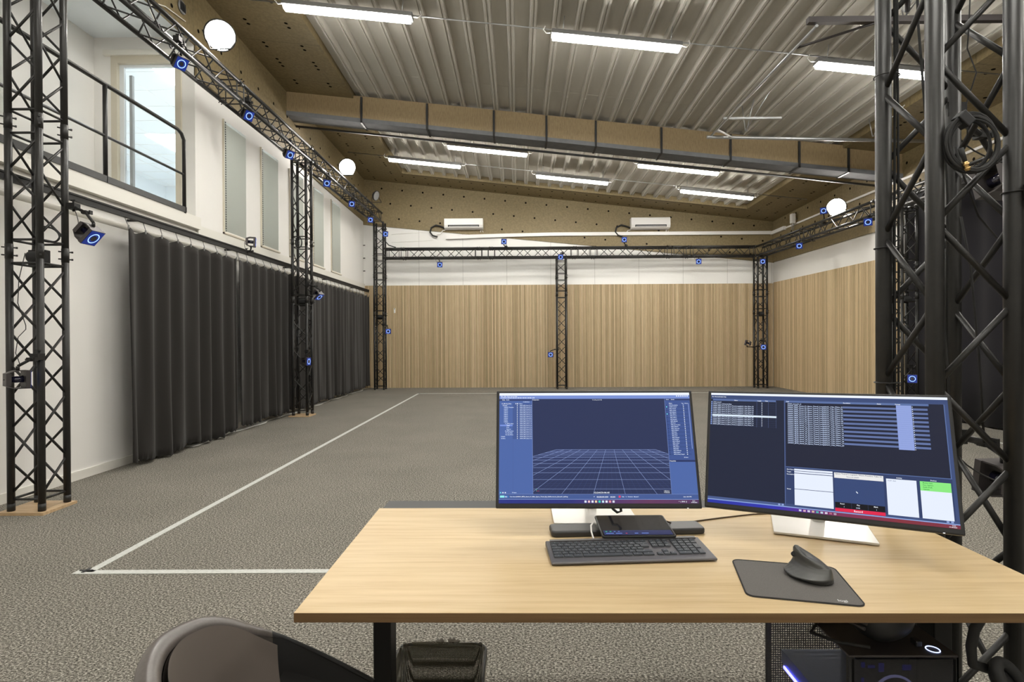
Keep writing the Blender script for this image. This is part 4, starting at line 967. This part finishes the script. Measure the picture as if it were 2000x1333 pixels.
t=thing('pipe_clamp','small black clamp on the right edge tube of the close truss','clamp',(1.52,1.73,1.77)); bev(MB().box((.005,-.045,-.03),(.07,-.025,.02)).build('jaw',K['black'],t),.004); bev(MB().torus((0,0,0),.028,.028,.0025).build('collar',K['black'],t),.001)
# gooseneck-like cables along the left beam
for i,(y,l) in enumerate(((5.6,'nearest the railing'),(8.6,'before the middle tower'),(11.9,'past the middle tower'))):
    tag(MB().path([(-3.75+.05*sin(k*1.3+i),y+.16*k,4.56+.05*sin(k*1.9+i)) for k in range(14)],.008,6).build('cable',K['rub']),'black cable lying inside the high left beam, '+l,'cable')

# ------------------------------------------------------------------ waste basket
wb=thing('waste_basket','black wire waste basket with a dark liner under the desk','waste basket',(-.242,1.655,0))
def bask(s,z): 
    return [(x*s,y*s,z) for x,y in rslab(.272,.235,0,.035,4)]
b=MB(); vs=[]; lv=[(.78,.004),(.84,.10),(.92,.22),(1.0,.355)]
for s_,z in lv: vs+=bask(s_,z)
n=len(vs)//len(lv); b.add(vs,[(j*n+i,j*n+(i+1)%n,(j+1)*n+(i+1)%n,(j+1)*n+i) for j in range(len(lv)-1) for i in range(n)],0,True); b.f.append(list(range(n))[::-1]); b.mi.append(0); b.sm.append(False)
m=mat('wire_mesh',(.02,.02,.02),.5); v2=N(m,'ShaderNodeTexVoronoi'); v2.inputs['Scale'].default_value=260; v2.inputs['Randomness'].default_value=0; L(m,coords(m),v2.inputs['Vector'])
g2=N(m,'ShaderNodeMath',operation='GREATER_THAN'); L(m,v2.outputs['Distance'],g2.inputs[0]); g2.inputs[1].default_value=.42; L(m,g2.outputs[0],PB(m).inputs['Alpha'])
b.build('mesh_body',m,wb)
MB().path(bask(1.0,.357),.005,8,closed=True).build('rim',K['black'],wb)
lm=mat('thin_dark_liner',(.17,.155,.11),.35,alpha=.62)
def lf(u,v):
    pts=bask(1,0); k=u*n; i=int(k)%n; p=V(pts[i]).lerp(V(pts[(i+1)%n]),k-int(k))
    s_=(.80+.17*v) if v<.85 else (.945+.075*(v-.85)/.15 if v<.95 else 1.02+.02*sin(40*u))
    w=1+.018*sin(u*75)*(1-abs(v-.5))+.01*sin(u*31+5*v)
    z=.012+.352*min(v/.9,1) if v<.93 else .364-.055*(v-.93)/.07
    return (p.x*s_*w,p.y*s_*w,z+.004*sin(u*60)*(v>.9))
MB().grid(lf,180,30,cu=True).build('liner_bag',lm,wb)
b=MB()
for i in range(26):
    x=-.03+.06*random.random()*1.4; a=random.uniform(-1,1); h=random.uniform(.006,.022)
    b.add([(x,.116,.357),(x+.008,.120,.358),(x+.006+a*.008,.118,.357+h),(x-.004+a*.006,.112,.357+h*.8)],[(0,1,2,3)])
b.build('torn_liner_edge',mat('pale_film',(.45,.42,.38),.4,alpha=.8),wb)

# ------------------------------------------------------------------ chair
ch=thing('tub_chair','dark taupe leather tub chair in the near left foreground, cut by the frame','chair',(-.47,1.12,0))
BA=R(190)
def zr_(d):
    d=abs(d); T=[(0,.748),(40,.722),(70,.628),(100,.545),(125,.505),(180,.50)]; d=math.degrees(d)
    for (a0,z0),(a1,z1) in zip(T,T[1:]):
        if d<=a1: q=(d-a0)/(a1-a0); return z0+(z1-z0)*q
    return .5
def zs_(d): return sum(zr_(d+k*.06) for k in range(-4,5))/9
AM=R(128)
def ring_pt(d,rad,z): return (cos(BA+d)*rad,sin(BA+d)*rad*.98,z)
def prof_(kind,d,v):
    zt=zs_(d); th=.052
    if kind=='shell':          # outside wall, then rolled rim
        if v<.6: q=v/.6; return (.215+.045*q,.36+(zt-.03-.36)*q)
        q=(v-.6)/.4*pi; return (.26-.026*(1-cos(q)),zt-.03+.03*sin(q))
    if kind=='pad': return (.222-.014*(1-v)**2-.02*(1-v)-.010*(1-min(1,(1-v)*9)),.44+(zt-.012-.44)*v)
def rr_(d): q=min(1,max(0,(-math.degrees(d)-52)/24)); return .022*(1-q)+.006*q
def prof2(d,v):
    zt=zs_(d); r=rr_(d)
    if v<.6: q=v/.6; return (.215+.045*q,.36+(zt-r-.36)*q)
    q=(v-.6)/.4*pi; return (.26-r*(1-cos(q)),zt-r+r*sin(q))
DS=R(-70)
MB().grid(lambda u,v:ring_pt(DS+(AM-DS)*u,*prof2(DS+(AM-DS)*u,v)),80,40).build('outer_shell',K['leather'],ch)
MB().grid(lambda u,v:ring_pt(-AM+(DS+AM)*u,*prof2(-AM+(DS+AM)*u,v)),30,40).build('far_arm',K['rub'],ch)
b=MB()
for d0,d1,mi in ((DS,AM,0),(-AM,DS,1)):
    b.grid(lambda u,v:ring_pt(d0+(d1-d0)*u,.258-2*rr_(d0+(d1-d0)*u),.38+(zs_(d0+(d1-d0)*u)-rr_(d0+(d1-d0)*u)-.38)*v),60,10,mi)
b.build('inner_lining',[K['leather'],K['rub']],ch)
D1=R(-72)
def pf(u,v):
    d0=D1-.10*(1-v)**2; d=AM*.95+(d0-AM*.95)*u; rad,z=prof_('pad',d,v); e=min(1,min(u,1-u)*14)
    return ring_pt(d,min(.206,rad)+.006*(1-e),z)
MB().grid(pf,70,16).build('back_pad',mat('taupe_leather',(.175,.148,.128),.5),ch)
bev(MB().prism([(.20*cos(2*pi*i/28),.20*sin(2*pi*i/28)) for i in range(28)],.38,.45,0,'xy').build('seat',K['leather'],ch),.02,3)
for sx,sy in ((1,1),(1,-1),(-1,1),(-1,-1)): MB().path([(.12*sx,.12*sy,.38),(.19*sx,.19*sy,.0)],.016,10,r2=.010).build('leg',K['black'],ch)

# ------------------------------------------------------------------ camera & render settings
f=1090.; yaw,p,r=.011,.0041,.005
fw=V((-sin(yaw)*cos(p),cos(yaw)*cos(p),-sin(p))); rt=V((cos(yaw),sin(yaw),0)); up=rt.cross(fw)
rt2=rt*cos(r)-up*sin(r); up2=up*cos(r)+rt*sin(r)
cd=bpy.data.cameras.new('camera'); cam=bpy.data.objects.new('camera',cd); COL.objects.link(cam)
mt=M((rt2,up2,-fw)).transposed().to_4x4(); mt.translation=V((0,0,1.33)); cam.matrix_world=mt
cd.sensor_width=36; cd.lens=f/2000*36; cd.clip_start=.05; cd.clip_end=100
S.camera=cam
w=bpy.data.worlds.new('world'); S.world=w; w.use_nodes=True; w.node_tree.nodes['Background'].inputs[0].default_value=(.5,.6,.7,1); w.node_tree.nodes['Background'].inputs[1].default_value=.05
S.view_settings.view_transform='Standard'; S.view_settings.look='None'; S.view_settings.gamma=1; S.view_settings.exposure=EXPO; S.view_settings.use_curve_mapping=False
